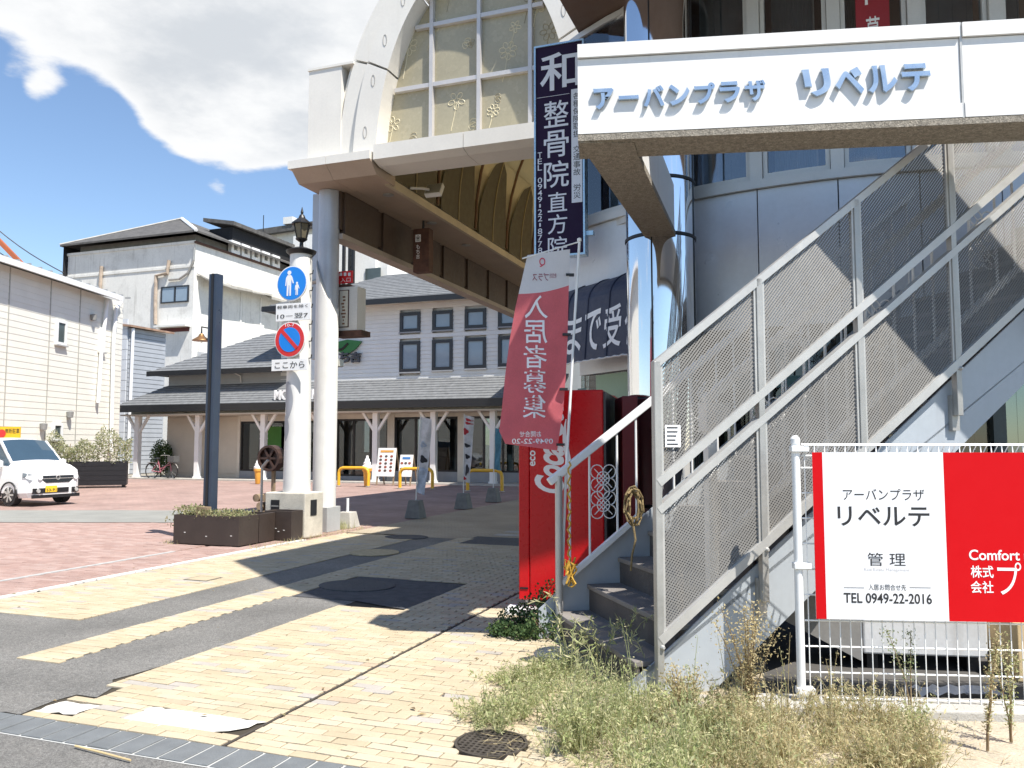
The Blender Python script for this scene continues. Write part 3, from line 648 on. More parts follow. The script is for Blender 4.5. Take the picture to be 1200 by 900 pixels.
for a, b in zip(mul[:-1], mul[1:]):
    if b <= a: continue
    part(arcbox(MB(), a + .0012, b - .0012, CR - .12, CR, 2.62, 3.97), 'wall_panel', m_panel, bld, smooth=True)
    part(arcbox(MB(), a, b, CR - .1, CR + .05, 3.975, 4.06), 'sill', m_frame, bld, smooth=True)
    w = part(arcbox(MB(), b - .012, b + .012, CR - .1, CR + .035, 4.06, 6.35, 1), 'window_post', m_frame, bld)
    w = arcbox(MB(), a + .013, b - .013, CR - .06, CR - .0, 4.062, 4.12); arcbox(w, a + .013, b - .013, CR - .06, CR, 6.28, 6.348)
    arcbox(w, a + .013, a + .021, CR - .06, CR, 4.12, 6.28, 1); arcbox(w, b - .021, b - .013, CR - .06, CR, 4.12, 6.28, 1)
    w = part(w, 'window', m_frame, bld)
    part(arcbox(MB(), a + .021, b - .021, CR - .04, CR - .03, 4.12, 6.28), 'pane', m_gl, w, smooth=True)
    # pleated curtain
    c = MB(); n = 36; a1_, b1_ = a + .022, a + (b - a) * random.choice([.75, .95, .6])
    for i in range(n):
        p0, p1 = a1_ + (b1_ - a1_) * i / n, a1_ + (b1_ - a1_) * (i + 1) / n; r0_, r1_ = CR - .35 + .05 * (i % 2), CR - .35 + .05 * ((i + 1) % 2)
        c.add([(*arcp(p0, r0_), 4.1), (*arcp(p1, r1_), 4.1), (*arcp(p1, r1_), 6.3), (*arcp(p0, r0_), 6.3)], [(0, 1, 2, 3)])
    part(c, 'curtain', m_curt, w)
    # ground-floor glazing with a teal transom
    part(arcbox(MB(), b - .012, b + .012, CR - .35, CR - .22, 0, 2.62, 1), 'shopfront_post', mat('dark_frame', (.05, .07, .075), .4), bld)
    part(arcbox(MB(), a + .012, b - .012, CR - .32, CR - .24, 2.05, 2.16, 2), 'shopfront_transom', mat('teal_bar', (.08, .20, .20), .5), bld)
    g_ = part(arcbox(MB(), a + .012, b - .012, CR - .30, CR - .29, .05, 2.05), 'shopfront_pane', m_gld, bld, smooth=True)
    part(arcbox(MB(), a + .012, b - .012, CR - .30, CR - .29, 2.16, 2.62), 'shopfront_pane', m_gld, bld, smooth=True)
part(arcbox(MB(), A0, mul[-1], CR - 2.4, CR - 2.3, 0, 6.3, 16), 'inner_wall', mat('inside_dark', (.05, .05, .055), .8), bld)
part(arcbox(MB(), A0, mul[-1], CR - 2.3, CR - .36, 2.62, 2.8, 16), 'floor_slab', m_dark, bld)
part(arcbox(MB(), A0, mul[-1], CR - .36, CR - .13, 2.55, 2.619, 16), 'shopfront_head', mat('dark_frame', (.05, .07, .075), .4), bld)
a_, b_2 = ang(1003, 20), ang(1043, 20)
rb = part(arcbox(MB(), a_, b_2, CR - .028, CR - .022, 4.9, 6.26, 3), 'window_banner', mat('banner_red', (.30, .02, .03), .6), bld)
for c_, z0_ in (('ト', 5.62), ('募', 5.22)):
    lt = MB(); put(lt, c_, lambda p, q, r: (*arcp(a_ + (b_2 - a_) * (.28 + .44 * p), CR - .018), z0_ + .28 * q), .008); part(lt, 'lettering', m_whiteprint, rb)
# short wing that runs back from the column
WA = Vector((1.42, 8.42)); WB = Vector((.80, 9.55)); wd = (WB - WA); wl = wd.length; wf = Frame(math.atan2(-wd.y, -wd.x), WB.x, WB.y)
def wpart(mb, name, mt, parent=bld, **k): mb.v = [wf.w(*p) for p in mb.v]; return part(mb, name, mt, parent, **k)
# in the wing frame: x 0..wl from far (left) to near (right), outward is -y
wpart(MB().box(0, 0, 2.30, wl, .15, 3.90), 'wall_panel', m_panel)
wpart(MB().box(-.03, -.04, 3.90, wl, .12, 4.02), 'sill', m_frame)
wpart(MB().box(0, -.02, 4.02, .07, .12, 6.36), 'window_post', m_frame); wpart(MB().box(wl - .28, -.02, 4.02, wl, .12, 6.36), 'window_post', m_frame)
w = wpart(MB().box(.07, -.01, 4.02, wl - .28, .06, 4.10).box(.07, -.01, 6.26, wl - .28, .06, 6.36).box(.07, -.01, 4.1, .13, .06, 6.26).box(wl - .34, -.01, 4.1, wl - .28, .06, 6.26), 'window', m_frame)
wpart(MB().box(.13, .02, 4.1, wl - .34, .03, 6.26), 'pane', m_gl, w)
wpart(MB().box(.25, .3, 4.05, wl - .5, .32, 6.3), 'curtain', m_curt, w)
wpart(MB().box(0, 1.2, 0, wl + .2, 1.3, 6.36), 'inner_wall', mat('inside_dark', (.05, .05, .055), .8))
rb = wpart(MB().box(.45, .06, 5.0, .85, .08, 6.25), 'window_banner', mat('maroon', (.22, .02, .05), .6), w)
b_ = MB(); put(b_, 'テ', lambda p, q, r: wf.w(.53 + .24 * p, .055, 5.42 + .26 * q), .01); part(b_, 'lettering', m_whiteprint, rb)
# deep overhanging upper floor
OV = [(-.14, 6.80), (1.05, 4.86), (6.5, 4.42), (13, 9), (13, 26), (7.6, 27.7), tuple(GF.w(-2.43, 9.6)[:2]), (-.14 + .0, 6.80)][:-1]
part(MB().prism(OV, 6.37, 6.42), 'soffit', m_soff, bld)
part(MB().prism(OV, 6.42, 8.5), 'upper_storey', mat('upper_wall', (.56, .55, .52), .6, var=.08, vs=1, streak=.3), bld)
part(MB().prism([(p[0] + .0, p[1]) for p in OV], 8.5, 8.6), 'roof', m_dark, bld)
# the side of the ground floor behind the machines
part(MB().hexa([(*wf.w(0, 0)[:2], 0), (*wf.w(wl, 0)[:2], 0), (*wf.w(wl, .1)[:2], 0), (*wf.w(0, .1)[:2], 0), (*wf.w(0, 0)[:2], .35), (*wf.w(wl, 0)[:2], .35), (*wf.w(wl, .1)[:2], .35), (*wf.w(0, .1)[:2], .35)]), 'plinth', m_conc, bld)
wpart(MB().box(.05, .05, .35, wl - .45, .06, 2.3), 'door_glass', m_gld)
gs = wpart(MB().box(.30, .02, .9, wl - .30, .045, 2.28), 'green_poster', mat('pale_green', (.30, .44, .30), .5, var=.08))
b_ = MB(); put(b_, 'P', lambda p, q, r: wf.w(.42 + .34 * p, .014, 1.62 + .42 * q), .05); part(b_, 'lettering', mat('poster_red', (.4, .02, .02), .5), gs)
# awning over the wing's door
AWm = mat('navy_awning', (.035, .042, .075), .55, var=.12, vs=3, bump=.2, bs=40, grime=.15, dirt=(.12, .12, .16))
ap = [(0, 3.32)] + [(-.35 * math.sin(t), 3.02 + .30 * math.cos(t)) for t in [i * R(90) / 8 for i in range(1, 9)]] + [(-.40, 2.40), (-.38, 2.40), (-.32, 3.0), (0, 3.1)]
aw = wpart(MB().yz(ap, -.12, 1.55), 'awning', AWm)
for x in (-.1, .3, .7, 1.1, 1.5): 
    r_ = MB().tube([(x, -.353 * math.sin(t), 3.02 + .303 * math.cos(t)) for t in [i * R(90) / 8 for i in range(9)]] + [(x, -.403, 2.41)], .010, 5); wpart(r_, 'awning_hoop', AWm, aw)
b_ = MB()
def onaw(p, q, r, x0, x1):
    return wf.w(x0 + (x1 - x0) * p, -.402 + .045 * q, 2.46 + .52 * q)
for i, c in enumerate('まで受付'): put(b_, c, lambda p, q, r: onaw(p, q * .86 + .06, r, .30 + i * .365, .61 + i * .365), .012)
part(b_, 'lettering', m_whiteprint, aw)
wpart(MB().tube([(-.12 + i * .068, -.40 + .008 * (i % 2), 2.395 - .006 * (i % 2)) for i in range(25)], .01, 5), 'awning_rope', m_post, aw)
# mirror-clad column with black bands
CC = (1.46, 7.88)
cc = part(MB().lathe([(.335, 0), (.335, 6.37)], (*CC, 0), 64), 'mirror_column', mat('mirror_steel', (.80, .81, .83), .06, 1.0, var=.03), bld, smooth=True)
for z in (.9, 3.47, 4.02): part(MB().lathe([(.338, z), (.346, z + .006), (.346, z + .03), (.338, z + .036)], (*CC, 0), 64, False), 'band', m_black, cc, smooth=True)
for a in (-115, -30, 40): 
    x, y = CC[0] + .337 * math.cos(R(a)), CC[1] + .337 * math.sin(R(a)); part(MB().box(x - .006, y - .006, 0, x + .006, y + .006, 6.36), 'seam', m_black, cc)
# ------------------------------------------------------------------ white name beam across the stair and its return to the column
bm = thing('name_beam', 'white boxed beam with raised shop-block name letters above the stairs', 'beam', BF, (0, .17, 3.5))
m_bw = mat('beam_white', (.78, .77, .745), .5, var=.05, vs=2, streak=.34, grime=.10, dirt=(.46, .43, .38))
m_agg = mat('aggregate', (.30, .265, .215), .9, var=.3, vs=26, bump=.9, bs=110, speck=.35)
seam = BF.py(1125, 60, 0)[0]
for a, b in ((0, seam - .004), (seam + .012, 5.2)):
    part(MB().box(a, 0, 3.60, b, .05, 4.01), 'fascia_panel', m_bw, bm); part(MB().box(a, -.02, 4.016, b, .33, 4.105), 'top_trim', m_bw, bm); part(MB().box(a, -.012, 3.505, b, .05, 3.594), 'bottom_trim', m_bw, bm)
part(MB().box(seam - .003, -.008, 3.50, seam + .010, .04, 4.11), 'joint_cover', m_alu, bm)
part(MB().box(.02, .051, 3.50, 5.2, .31, 4.015), 'core', m_bw, bm)
part(MB().box(0, -.01, 3.46, 5.2, .33, 3.502), 'soffit', m_agg, bm)
ml = mat('letter_steel', (.46, .55, .64), .28, .75, var=.04)
for txt, x0, x1, y0, y1, px0, px1 in (('アーバンプラザ', 695, 905, 92, 118, 0, 0), ('リベルテ', 943, 1101, 70, 104, 0, 0)):
    n = len(txt); 
    for i, c in enumerate(txt):
        a = x0 + (x1 - x0) * i / n; b = x0 + (x1 - x0) * (i + (.80 if n > 4 else .84)) / n
        yy = (y0 + y1) / 2 - (a - (x0 + x1) / 2) * .055; h = (y1 - y0) / 2
        if c == 'ー': h *= .22
        P0_ = BF.py(a, yy + h, -.09); P1_ = BF.py(b, yy - h, -.09)
        letters(bm, c, P0_[0], P0_[2], P1_[0], P1_[2], -.003, ml, bold=.036 if c not in 'ー' else .01, ext=.05, depth=.026, shear=-.12, name='raised_letter')
# return beam, along the street
e0 = GF.l(BF.w(.04, .3)); e1 = GF.l((CC[0], CC[1] - .2, 0))
eL = BF.l(GF.w(e1[0] - .16, e1[1])); eR = BF.l(GF.w(e1[0] + .12, e1[1]))
part(MB().prism([(0.0, -.006), (.36, .05), (.40, .32), eR[:2], eL[:2]], 3.452, 3.502), 'return_soffit', m_agg, bm)
part(MB().prism([(0.012, .052), (.34, .052), (eR[0] - .01, eR[1]), (eL[0] + .01, eL[1])], 3.504, 3.95), 'return_beam', m_bw, bm)
part(MB().box(4.9, .0, 0, 5.15, .33, 3.46), 'support_post', m_bw, bm)
# ------------------------------------------------------------------ vertical clinic sign
vs_a = GF.py(628, 57, 8.6); vs_b = GF.py(684, 296, 8.6); VX0, VX1, VZ0, VZ1 = vs_a[0], vs_b[0], vs_b[2], vs_a[2]
sg = thing('projecting_sign', 'tall dark purple clinic sign with white lettering projecting from the building', 'sign', GF, (VX0, 8.6, VZ0))
part(MB().box(VX0, 8.6, VZ0, VX1, 8.72, VZ1), 'board', mat('purple_board', (.020, .008, .035), .6, var=.06, spec=.2), sg)
m_bl = mat('blue_edge', (.45, .62, .75), .3, .5)
part(MB().box(VX0 - .02, 8.585, VZ0 - .02, VX0, 8.735, VZ1 + .02).box(VX1, 8.585, VZ0 - .02, VX1 + .02, 8.735, VZ1 + .02).box(VX0, 8.585, VZ1, VX1, 8.735, VZ1 + .02).box(VX0, 8.585, VZ0 - .02, VX1, 8.735, VZ0), 'frame', m_bl, sg)
vw = VX1 - VX0; vh = VZ1 - VZ0
def vz(py): return GF.py(650, py, 8.6)[2]
m_pl = mat('pale_print', (.72, .74, .80), .5, var=.02)
letters(sg, '和', VX0 + .05, vz(106), VX1 - .03, vz(62), 8.596, m_pl, .014, name='logo')
part(MB().box(VX0 + .01, 8.596, vz(112) - .004, VX0 + vw * .72, 8.599, vz(112)), 'divider', m_pl, sg)
letters(sg, '整骨院', VX0 + vw * .17, vz(222), VX0 + vw * .70, vz(116), 8.596, m_pl, .006, vertical=True)
letters(sg, '直方院', VX0 + vw * .25, vz(302), VX0 + vw * .66, vz(224), 8.596, m_pl, .004, vertical=True)
letters(sg, 'TEL 0949-22-8778', VX0 + .02, vz(296), VX0 + vw * .13, vz(176), 8.596, m_pl, .004, vertical=True)
part(MB().box(VX0 + vw * .76, 8.594, vz(240), VX1 - .01, 8.599, vz(108)), 'side_strip', m_pl, sg)
letters(sg, '各種保険取扱 交通事故 労災', VX0 + vw * .80, vz(236), VX1 - .03, vz(112), 8.592, m_blackprint, 0, vertical=True)
for z in (VZ0 + .2, VZ1 - .3): part(MB().box(VX1 + .02, 8.63, z, VX1 + .10, 8.69, z + .05), 'bracket', m_bl, sg)
# ------------------------------------------------------------------ outside staircase
sc_ = thing('staircase', 'grey steel outside staircase with mesh guard panels climbing to the right', 'staircase', SF, (0, .75, 0))
m_string = mat('stringer_grey', (.42, .455, .49), .4, .1, var=.06, vs=1.2, streak=.16, dirt=(.25, .25, .25))
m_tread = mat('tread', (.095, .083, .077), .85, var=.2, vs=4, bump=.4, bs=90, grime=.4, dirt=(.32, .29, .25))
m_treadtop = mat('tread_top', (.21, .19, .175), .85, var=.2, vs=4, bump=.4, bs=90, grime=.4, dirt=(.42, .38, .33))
SL = .77; WD = 1.55; ns = 16
for k in range(ns):
    s0 = -.13 + k * .26; z = .2 * (k + 1)
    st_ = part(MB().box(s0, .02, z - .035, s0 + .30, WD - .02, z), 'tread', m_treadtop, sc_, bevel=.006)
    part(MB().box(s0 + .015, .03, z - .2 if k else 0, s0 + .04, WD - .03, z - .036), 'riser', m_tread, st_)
def pl(s0, s1, zoff0, zoff1, y0, y1): return MB().xz([(s0, zoff0 + SL * s0), (s1, zoff0 + SL * s1), (s1, zoff1 + SL * s1), (s0, zoff1 + SL * s0)], y0, y1)
SE = 4.15
lo = lambda s: -.30 + .78 * s
part(MB().xz([(-.30, 0), (.385, 0), (SE, lo(SE)), (SE, .2 + .78 * SE), (-.30, .2 - .78 * .30)], .0, .012), 'stringer', m_string, sc_)
part(MB().xz([(-.26, 0), (.385, 0), (SE, lo(SE)), (SE, .42 + .78 * SE), (-.02, .42), (-.26, .22)], WD, WD + .012), 'stringer', m_string, sc_)
# guard: posts, rails and expanded-metal panels in two rows
POSTS = [0, .71, 1.45, 2.22, 2.98, 3.74]
GY = -.055
for i, s in enumerate(POSTS):
    z0 = -.02 if i == 0 else .10 + SL * s - .12
    p_ = part(MB().box(s - .022, GY - .025, max(0, z0 - (.0 if i else 0)), s + .022, GY + .025, 2.0 + SL * s), 'guard_post', m_steel, sc_, bevel=.004)
    for zb in (.2, 1.2): part(MB().lathe([(.0, 0), (.014, .0), (.012, .012), (0, .018)], (0, 0, 0), 10), 'bolt', m_alu, p_) if False else None
    b_ = MB().tube([(s + .01, GY - .026, .30 + SL * s), (s + .01, GY - .045, .30 + SL * s)], [.016, .008], 8); part(b_, 'bolt', m_alu, p_)
    if i: part(MB().box(s - .03, GY + .02, .16 + SL * s - .28, s + .03, .0, .16 + SL * s - .04), 'bracket', m_steel, p_)
def rail(off, w, h, nm, a=0., b=SE - .2, y=GY): 
    m = MB(); m.bar((a, y, off + SL * a), (b, y, off + SL * b), w, h); part(m, nm, m_alu, sc_)
rail(1.985, .05, .045, 'top_rail'); rail(1.265, .055, .05, 'middle_rail'); rail(1.10, .055, .045, 'middle_rail'); rail(.335, .055, .055, 'bottom_rail')
def expanded(s0, s1, z0, z1, y):
    """a sheet of slanting strands both ways, clipped to the sloping panel"""
    m = MB(); poly = [(s0, z0 + SL * s0), (s1, z0 + SL * s1), (s1, z1 + SL * s1), (s0, z1 + SL * s0)]
    for slope, th, pit in ((1.25, .0085, .0165), (-.42, .0050, .0155)):
        n = Vector((-slope, 1)).normalized(); vals = [n.x * p[0] + n.y * p[1] for p in poly]; c = min(vals)
        while c < max(vals):
            q = clip(clip(poly, lambda p: n.x * p[0] + n.y * p[1] - c), lambda p: c + th - n.x * p[0] - n.y * p[1])
            if len(q) >= 3:
                yy = y + (0 if slope > 0 else .0025); k = len(q)
                a = sum(q[i][0] * q[(i + 1) % k][1] - q[(i + 1) % k][0] * q[i][1] for i in range(k))
                if a < 0: q = q[::-1]
                tilt = .004
                m.add([(p[0], yy + tilt * ((n.x * p[0] + n.y * p[1] - c) / th - .5), p[1]) for p in q], [tuple(range(k))])
            c += pit
    return m
m_mesh = mat('expanded_metal', (.19, .182, .168), .6, .15, var=.15, vs=3, streak=.35, dirt=(.34, .27, .19))
for i in range(5):
    a, b = POSTS[i] + .022, POSTS[i + 1] - .022
    for z0, z1 in ((1.285, 1.965), (.36, 1.085)):
        p_ = part(expanded(a + .012, b - .012, z0 + .01, z1 - .01, GY), 'mesh_panel', m_mesh, sc_)
        f_ = MB()
        for s in (a + .008, b - .008): f_.bar((s, GY, z0 + SL * s), (s, GY, z1 + SL * s), .016, .03, (0, 1, 0))
        f_.bar((a, GY - .004, z0 + SL * a), (b, GY - .004, z0 + SL * b), .02, .02); f_.bar((a, GY - .004, z1 + SL * a), (b, GY - .004, z1 + SL * b), .02, .02)
        part(f_, 'panel_frame', m_alu, p_)
# notice tied on the first panel
nt = MB(); a0 = SF.py(779, 498, GY - .012); b0 = SF.py(795, 524, GY - .012); nt.box(a0[0], GY - .014, b0[2], b0[0] + .015, GY - .012, a0[2])
nt_ = part(nt, 'notice', m_whiteprint, sc_)
l_ = MB()
for i in range(5): l_.box(a0[0] + .012, GY - .0155, a0[2] - .02 - i * .025, b0[0] - random.uniform(.0, .02), GY - .0145, a0[2] - .012 - i * .025)
part(l_, 'print_line', m_blackprint, nt_)
# handrail with balusters and ring ornaments, both sides of the flight
def ornament(s0, z0, y, w=.21):
    m = MB(); r = w * .25
    for row in range(4):
        for cl in range(2):
            cx = s0 + r + cl * 2 * r; cz = z0 + r + row * 2 * r
            m.tube([(cx + r * 1.02 * math.cos(t), y, cz + r * 1.02 * math.sin(t)) for t in [q_ * math.pi / 8 for q_ in range(17)]], .0045, 5, False)
        if row < 3: 
            cz = z0 + 2 * r + row * 2 * r; m.tube([(s0 + 2 * r + r * math.cos(t), y, cz + r * math.sin(t)) for t in [q_ * math.pi / 8 for q_ in range(17)]], .0045, 5, False)
    for row in range(2):
        cx, cz = s0 + 2 * r, z0 + 2 * r + row * 4 * r
        for a in (45, 135): m.tube([(cx - 2 * r * math.cos(R(a)), y, cz - 2 * r * math.sin(R(a))), (cx + 2 * r * math.cos(R(a)), y, cz + 2 * r * math.sin(R(a)))], .004, 5)
    return m
def handrail(y, s0, s1, first, up=0.):
    m = MB(); m.bar((s0, y, 1.34 + up + .74 * s0), (s1, y, 1.34 + up + (.74 + up * .25) * s1), .05, .06); part(m, 'handrail', m_wclean, sc_, bevel=.008)
    e1_ = .60 if first else s1; m = MB(); m.bar((s0 + .1, y, .49 + .77 * (s0 + .1)), (e1_, y, .49 + .77 * e1_), .04, .045); part(m, 'lower_rail', m_wclean, sc_, bevel=.005)
    k = 0; s = s0 + .17
    while s < s1:
        part(MB().tube([(s, y, (.49 if s < .6 or not first else .28) + .77 * s), (s, y, 1.32 + .74 * s)], .0095, 8), 'baluster', m_wclean, sc_, smooth=True)
        if k % 5 == 1: part(ornament(s + .012, .49 + .77 * s + .31, y), 'ornament', m_wclean, sc_)
        s += .235 if k % 5 == 1 else .165; k += 1
handrail(WD - .05, -.19, 3.9, True); handrail(.12, .42, 3.9, False, .12)
part(MB().tube([(-.11, WD - .05, 0), (-.11, WD - .05, 1.25)], .03, 12), 'newel_post', m_alu, sc_, smooth=True)
part(MB().box(-.15, WD - .09, 0, -.07, WD - .01, .03), 'newel_foot', m_wclean, sc_); part(MB().box(.42, .085, .42, .48, .15, 1.70), 'newel_post', m_wclean, sc_)
part(MB().box(.40, .06, 1.58, .56, .17, 1.76), 'rail_block', m_wclean, sc_)
part(MB().prism([(SE - .13, .0), (SE + 1.6, 0), (SE + 1.6, WD), (SE - .13, WD)], 3.22, 3.40), 'landing', m_conc, sc_)
# ropes
def rope(fr, pts, r, label, nm='rope', col=None):
    m = MB(); P_ = []
    for i, p in enumerate(pts): P_.append(p)
    m.tube(P_, r, 6); o = solo(m, nm, col or mat('old_rope', (.26, .19, .09), .9, var=.4, vs=60, bump=.6, bs=200), fr, (pts[0][0], pts[0][1], min(p[2] for p in pts)), label, 'rope'); return o
c = (.33, WD - .09); zc = 1.12
coil = []
cp = dp(742, 592, 6.0)
coil = [(cp[0] + (.05 + .02 * math.sin(t * .37)) * math.sin(t) + random.uniform(-.012, .012), 5.98 + random.uniform(-.04, .04), cp[2] + (.12 + .03 * math.sin(t * .53)) * math.cos(t)) for t in [i * .55 for i in range(64)]]
e_ = dp(740, 650, 6.0); f_ = dp(741, 668, 6.0)
rope(WF, coil + [(cp[0] + .01, 5.97, cp[2] - .25), (e_[0], 5.97, e_[2]), (f_[0] - .015, 5.97, f_[2])], .008, 'old brown rope coiled and knotted on the stair handrail')
tg = [dp(667 + 2 * math.sin(i * 1.9), 541 + i * 4.2, 6.30) for i in range(28)]
knot = [(tg[-1][0] + random.uniform(-.06, .06), 6.30 + random.uniform(-.04, .03), tg[-1][2] - random.uniform(-.02, .22)) for _ in range(26)]
rope(WF, tg + knot, .008, 'yellow and red cord hanging down the stair newel post', 'cord', mat('yellow_cord', (.62, .36, .05), .7, var=.5, vs=70))

# ------------------------------------------------------------------ drinks machine, cabinet, tall banner
MF = Frame(R(-12.4), .06, 7.37); mw = MF.py(707, 500, 0)[0]
vm = thing('vending_machine', 'red drinks vending machine seen from its side, beside the stair foot', 'vending machine', MF, (mw / 2, .5, 0))
part(MB().box(.10, .0, .115, mw, 1.15, 1.98), 'cabinet', m_red, vm, bevel=.012)
part(MB().box(0, .004, .115, .097, 1.146, 1.97), 'door', m_red, vm, bevel=.01)
part(MB().box(mw + .001, .02, .13, mw + .02, 1.13, 1.96), 'back_panel', mat('back_grey', (.06, .06, .065), .4, var=.1), vm)
part(MB().box(-.004, .12, 1.0, -.001, 1.0, 1.85), 'display_window', mat('display', (.1, .12, .14), .1), vm)
part(MB().box(-.012, .3, .3, -.001, .85, .5), 'outlet_flap', m_black, vm)
part(MB().box(.012, -.003, .21, .085, .003, .225), 'vent_slot', m_black, vm)
for x, y in ((.06, .08), (mw - .1, .08), (.06, 1.05), (mw - .1, 1.05)):
    part(MB().lathe([(.045, 0), (.02, .04), (.02, .116)], (x, y, 0), 12), 'foot', m_steel, vm)
part(MB().box(-.10, -.14, 0, .16, .10, .055), 'foot_block', m_wclean, vm, bevel=.008)
b_ = MB(); put(b_, 'Coca-Cola', lambda p, q, r: (.28 + (p - .5) * .27, -.003, 1.06 + .88 * q), .035, 0, .35, turn=1); part(b_, 'lettering', m_whiteprint, vm)
b_ = MB(); put(b_, 'eco', lambda p, q, r: (.105 + p * .05, -.003, 1.30 + .14 * q), .02, turn=1); part(b_, 'lettering', m_whiteprint, vm)
m = MB()                                                     # white swash beside the name
for i in range(16):
    t0, t1 = i / 16, (i + 1) / 16; f = lambda t: (.44 + .02 * math.sin(t * 6.0), 1.10 + .62 * t); w_ = lambda t: .004 + .02 * math.sin(t * math.pi)
    a, b = f(t0), f(t1); m.add([(a[0] - w_(t0), -.003, a[1]), (a[0] + w_(t0), -.003, a[1]), (b[0] + w_(t1), -.003, b[1]), (b[0] - w_(t1), -.003, b[1])], [(0, 1, 2, 3)])
part(m, 'swash', m_whiteprint, vm)
rc = thing('red_cabinet', 'dark red cabinet standing between the machine and the mirrored column', 'cabinet', WF, (1.08, 7.45, 0))
part(MB().box(.99, 7.32, 0, 1.135, 7.85, 1.93), 'body', mat('dark_red', (.16, .012, .016), .45), rc, bevel=.01); part(MB().box(1.0, 7.312, .1, 1.125, 7.319, 1.88), 'door', mat('dark_red', (.16, .012, .016), .45), rc)
# rippling banner cloth, seen from the back
def ripple(px, py): 
    t = (py - 290) / 235; return 6.40 + .035 * math.sin(px * .085 + t * 2.2) * (.35 + t) + .10 * max(0, t - .78) * math.sin(py * .09 + px * .1) + (668 - px) * .0011
ROW = [(299, 618, 292, 668), (330, 611, 322, 667), (360, 604, 355, 666), (400, 597, 400, 665), (440, 592, 442, 663), (480, 588, 480, 660), (505, 585, 506, 656), (520, 592, 528, 653)]
def cloth_pt(a, b, off=0.):
    """a across 0..1 (left to pole), b down 0..1"""
    k = b * (len(ROW) - 1); i = min(int(k), len(ROW) - 2); t = k - i
    l = [ROW[i][j] + (ROW[i + 1][j] - ROW[i][j]) * t for j in range(4)]
    px = l[1] + (l[3] - l[1]) * a; py = l[0] + (l[2] - l[0]) * a; return dp(px, py, ripple(px, py) - off)
bn = thing('banner_flag', 'red and white vertical banner on a white pole by the stair foot', 'banner', WF, (.36, 6.42, 0))
part(MB().tube([dp(658, 700, 6.42), dp(663, 560, 6.42), dp(672, 400, 6.42), dp(679, 284, 6.42)], .011, 10), 'pole', m_wclean, bn, smooth=True)
part(MB().tube([dp(612, 303, 6.45), dp(680, 283, 6.42)], .006, 8), 'arm', m_wclean, bn)
part(MB().lathe([(0, 0), (.018, .01), (.018, .03), (0, .04)], dp(679, 284, 6.42), 10), 'finial', m_wclean, bn)
for py in (322, 392, 456, 471 + 50): 
    x = dp(669 - (py - 350) * .055, py, 6.41); part(MB().box(x[0] - .05, 6.40, x[2] - .01, x[0] + .015, 6.435, x[2] + .01), 'clip', m_black, bn)
NA, NB_ = 22, 56
m1, m2 = MB(), MB()
cut_ = lambda a: .212 - .016 * a + .012 * math.sin(a * 3.1)
for mb_, lo_, hi_, nn in ((m1, lambda a: 0., cut_, 14), (m2, cut_, lambda a: 1., 44)):
    for j in range(nn):
        for i in range(NA):
            a0, a1 = i / NA, (i + 1) / NA; B_ = lambda a, k: lo_(a) + (hi_(a) - lo_(a)) * k / nn
            mb_.add([cloth_pt(a0, B_(a0, j + 1)), cloth_pt(a1, B_(a1, j + 1)), cloth_pt(a1, B_(a1, j)), cloth_pt(a0, B_(a0, j))], [(0, 1, 2, 3)])
part(m1, 'white_field', mat('cloth_white', (.74, .74, .76), .8, var=.05, vs=6, trans=.3), bn, smooth=True)
rf = part(m2, 'red_field', mat('cloth_red', (.80, .19, .22), .75, var=.10, vs=5, trans=.5), bn, smooth=True)
m_cw = mat('cloth_print', (.80, .78, .80), .8, var=.03)
def on_cloth(txt, x0, x1, y0, y1, mt, parent, bold=.02, skew=0.):
    mb = MB()
    def fn(p, q, r):
        py = y1 + (y0 - y1) * q; px = x0 + (x1 - x0) * p + skew * (py - y0); return dp(px, py, ripple(px, py) - .006)
    put(mb, txt, fn, bold, mirror=True); part(mb, 'lettering', mt, parent)
for i, c in enumerate('入居者募集'): on_cloth(c, 615 - i * .6, 642 - i * .6, 346 + i * 29.2, 373 + i * 29.2, m_cw, rf, .006)
on_cloth('Comfort', 612, 640, 494, 500, m_cw, rf, .01) if False else None
on_cloth('0949-22-20', 600, 648, 514, 520, m_cw, rf, .01); on_cloth('お問合せ', 609, 634, 505, 512, m_cw, rf, .01)
on_cloth('株式会社', 644, 652, 320, 326, mat('print_maroon', (.25, .03, .08), .7), bn, 0); on_cloth('プラス', 624, 643, 320, 329, mat('print_maroon', (.25, .03, .08), .7), bn, .005)
on_cloth('Q', 632, 639, 302, 313, mat('print_crimson', (.6, .05, .1), .7), bn, .01)

# ------------------------------------------------------------------ mesh fence with the management board
fc = thing('mesh_fence', 'white welded mesh fence with rolled top edge in front of the stairs', 'fence', KF, (1.2, 0, 0))
part(MB().tube([(0, 0, 0), (0, 0, 1.52)], .024, 14), 'post', m_wclean, fc, smooth=True); part(MB().lathe([(.027, 1.50), (.027, 1.53), (.012, 1.548)], (0, 0, 0), 14), 'post_cap', m_wclean, fc, smooth=True)
part(MB().tube([(2.0, 0, 0), (2.0, 0, 1.52)], .024, 14), 'post', m_wclean, fc, smooth=True)
for z in (1.47, .80, .10): part(MB().box(-.03, -.035, z - .018, .07, .03, z + .018), 'clamp', m_wclean, fc, bevel=.005)
n = 0; x = .05
while x < 3.0:
    pts = [(x, 0, .045), (x, 0, 1.40), (x + .004, 0, 1.44), (x + .014, -.035, 1.49), (x + .006, .03, 1.495), (x, .004, 1.43)]
    part(MB().tube(pts, .0034, 5), 'vertical_wire', m_wclean, fc); x += .058
for z in (.06, .20, .345, .49, .635, .78, .925, 1.07, 1.215, 1.36, 1.43): part(MB().tube([(.03, .006, z), (3.0, .006, z)], .0052, 5), 'horizontal_wire', m_wclean, fc)
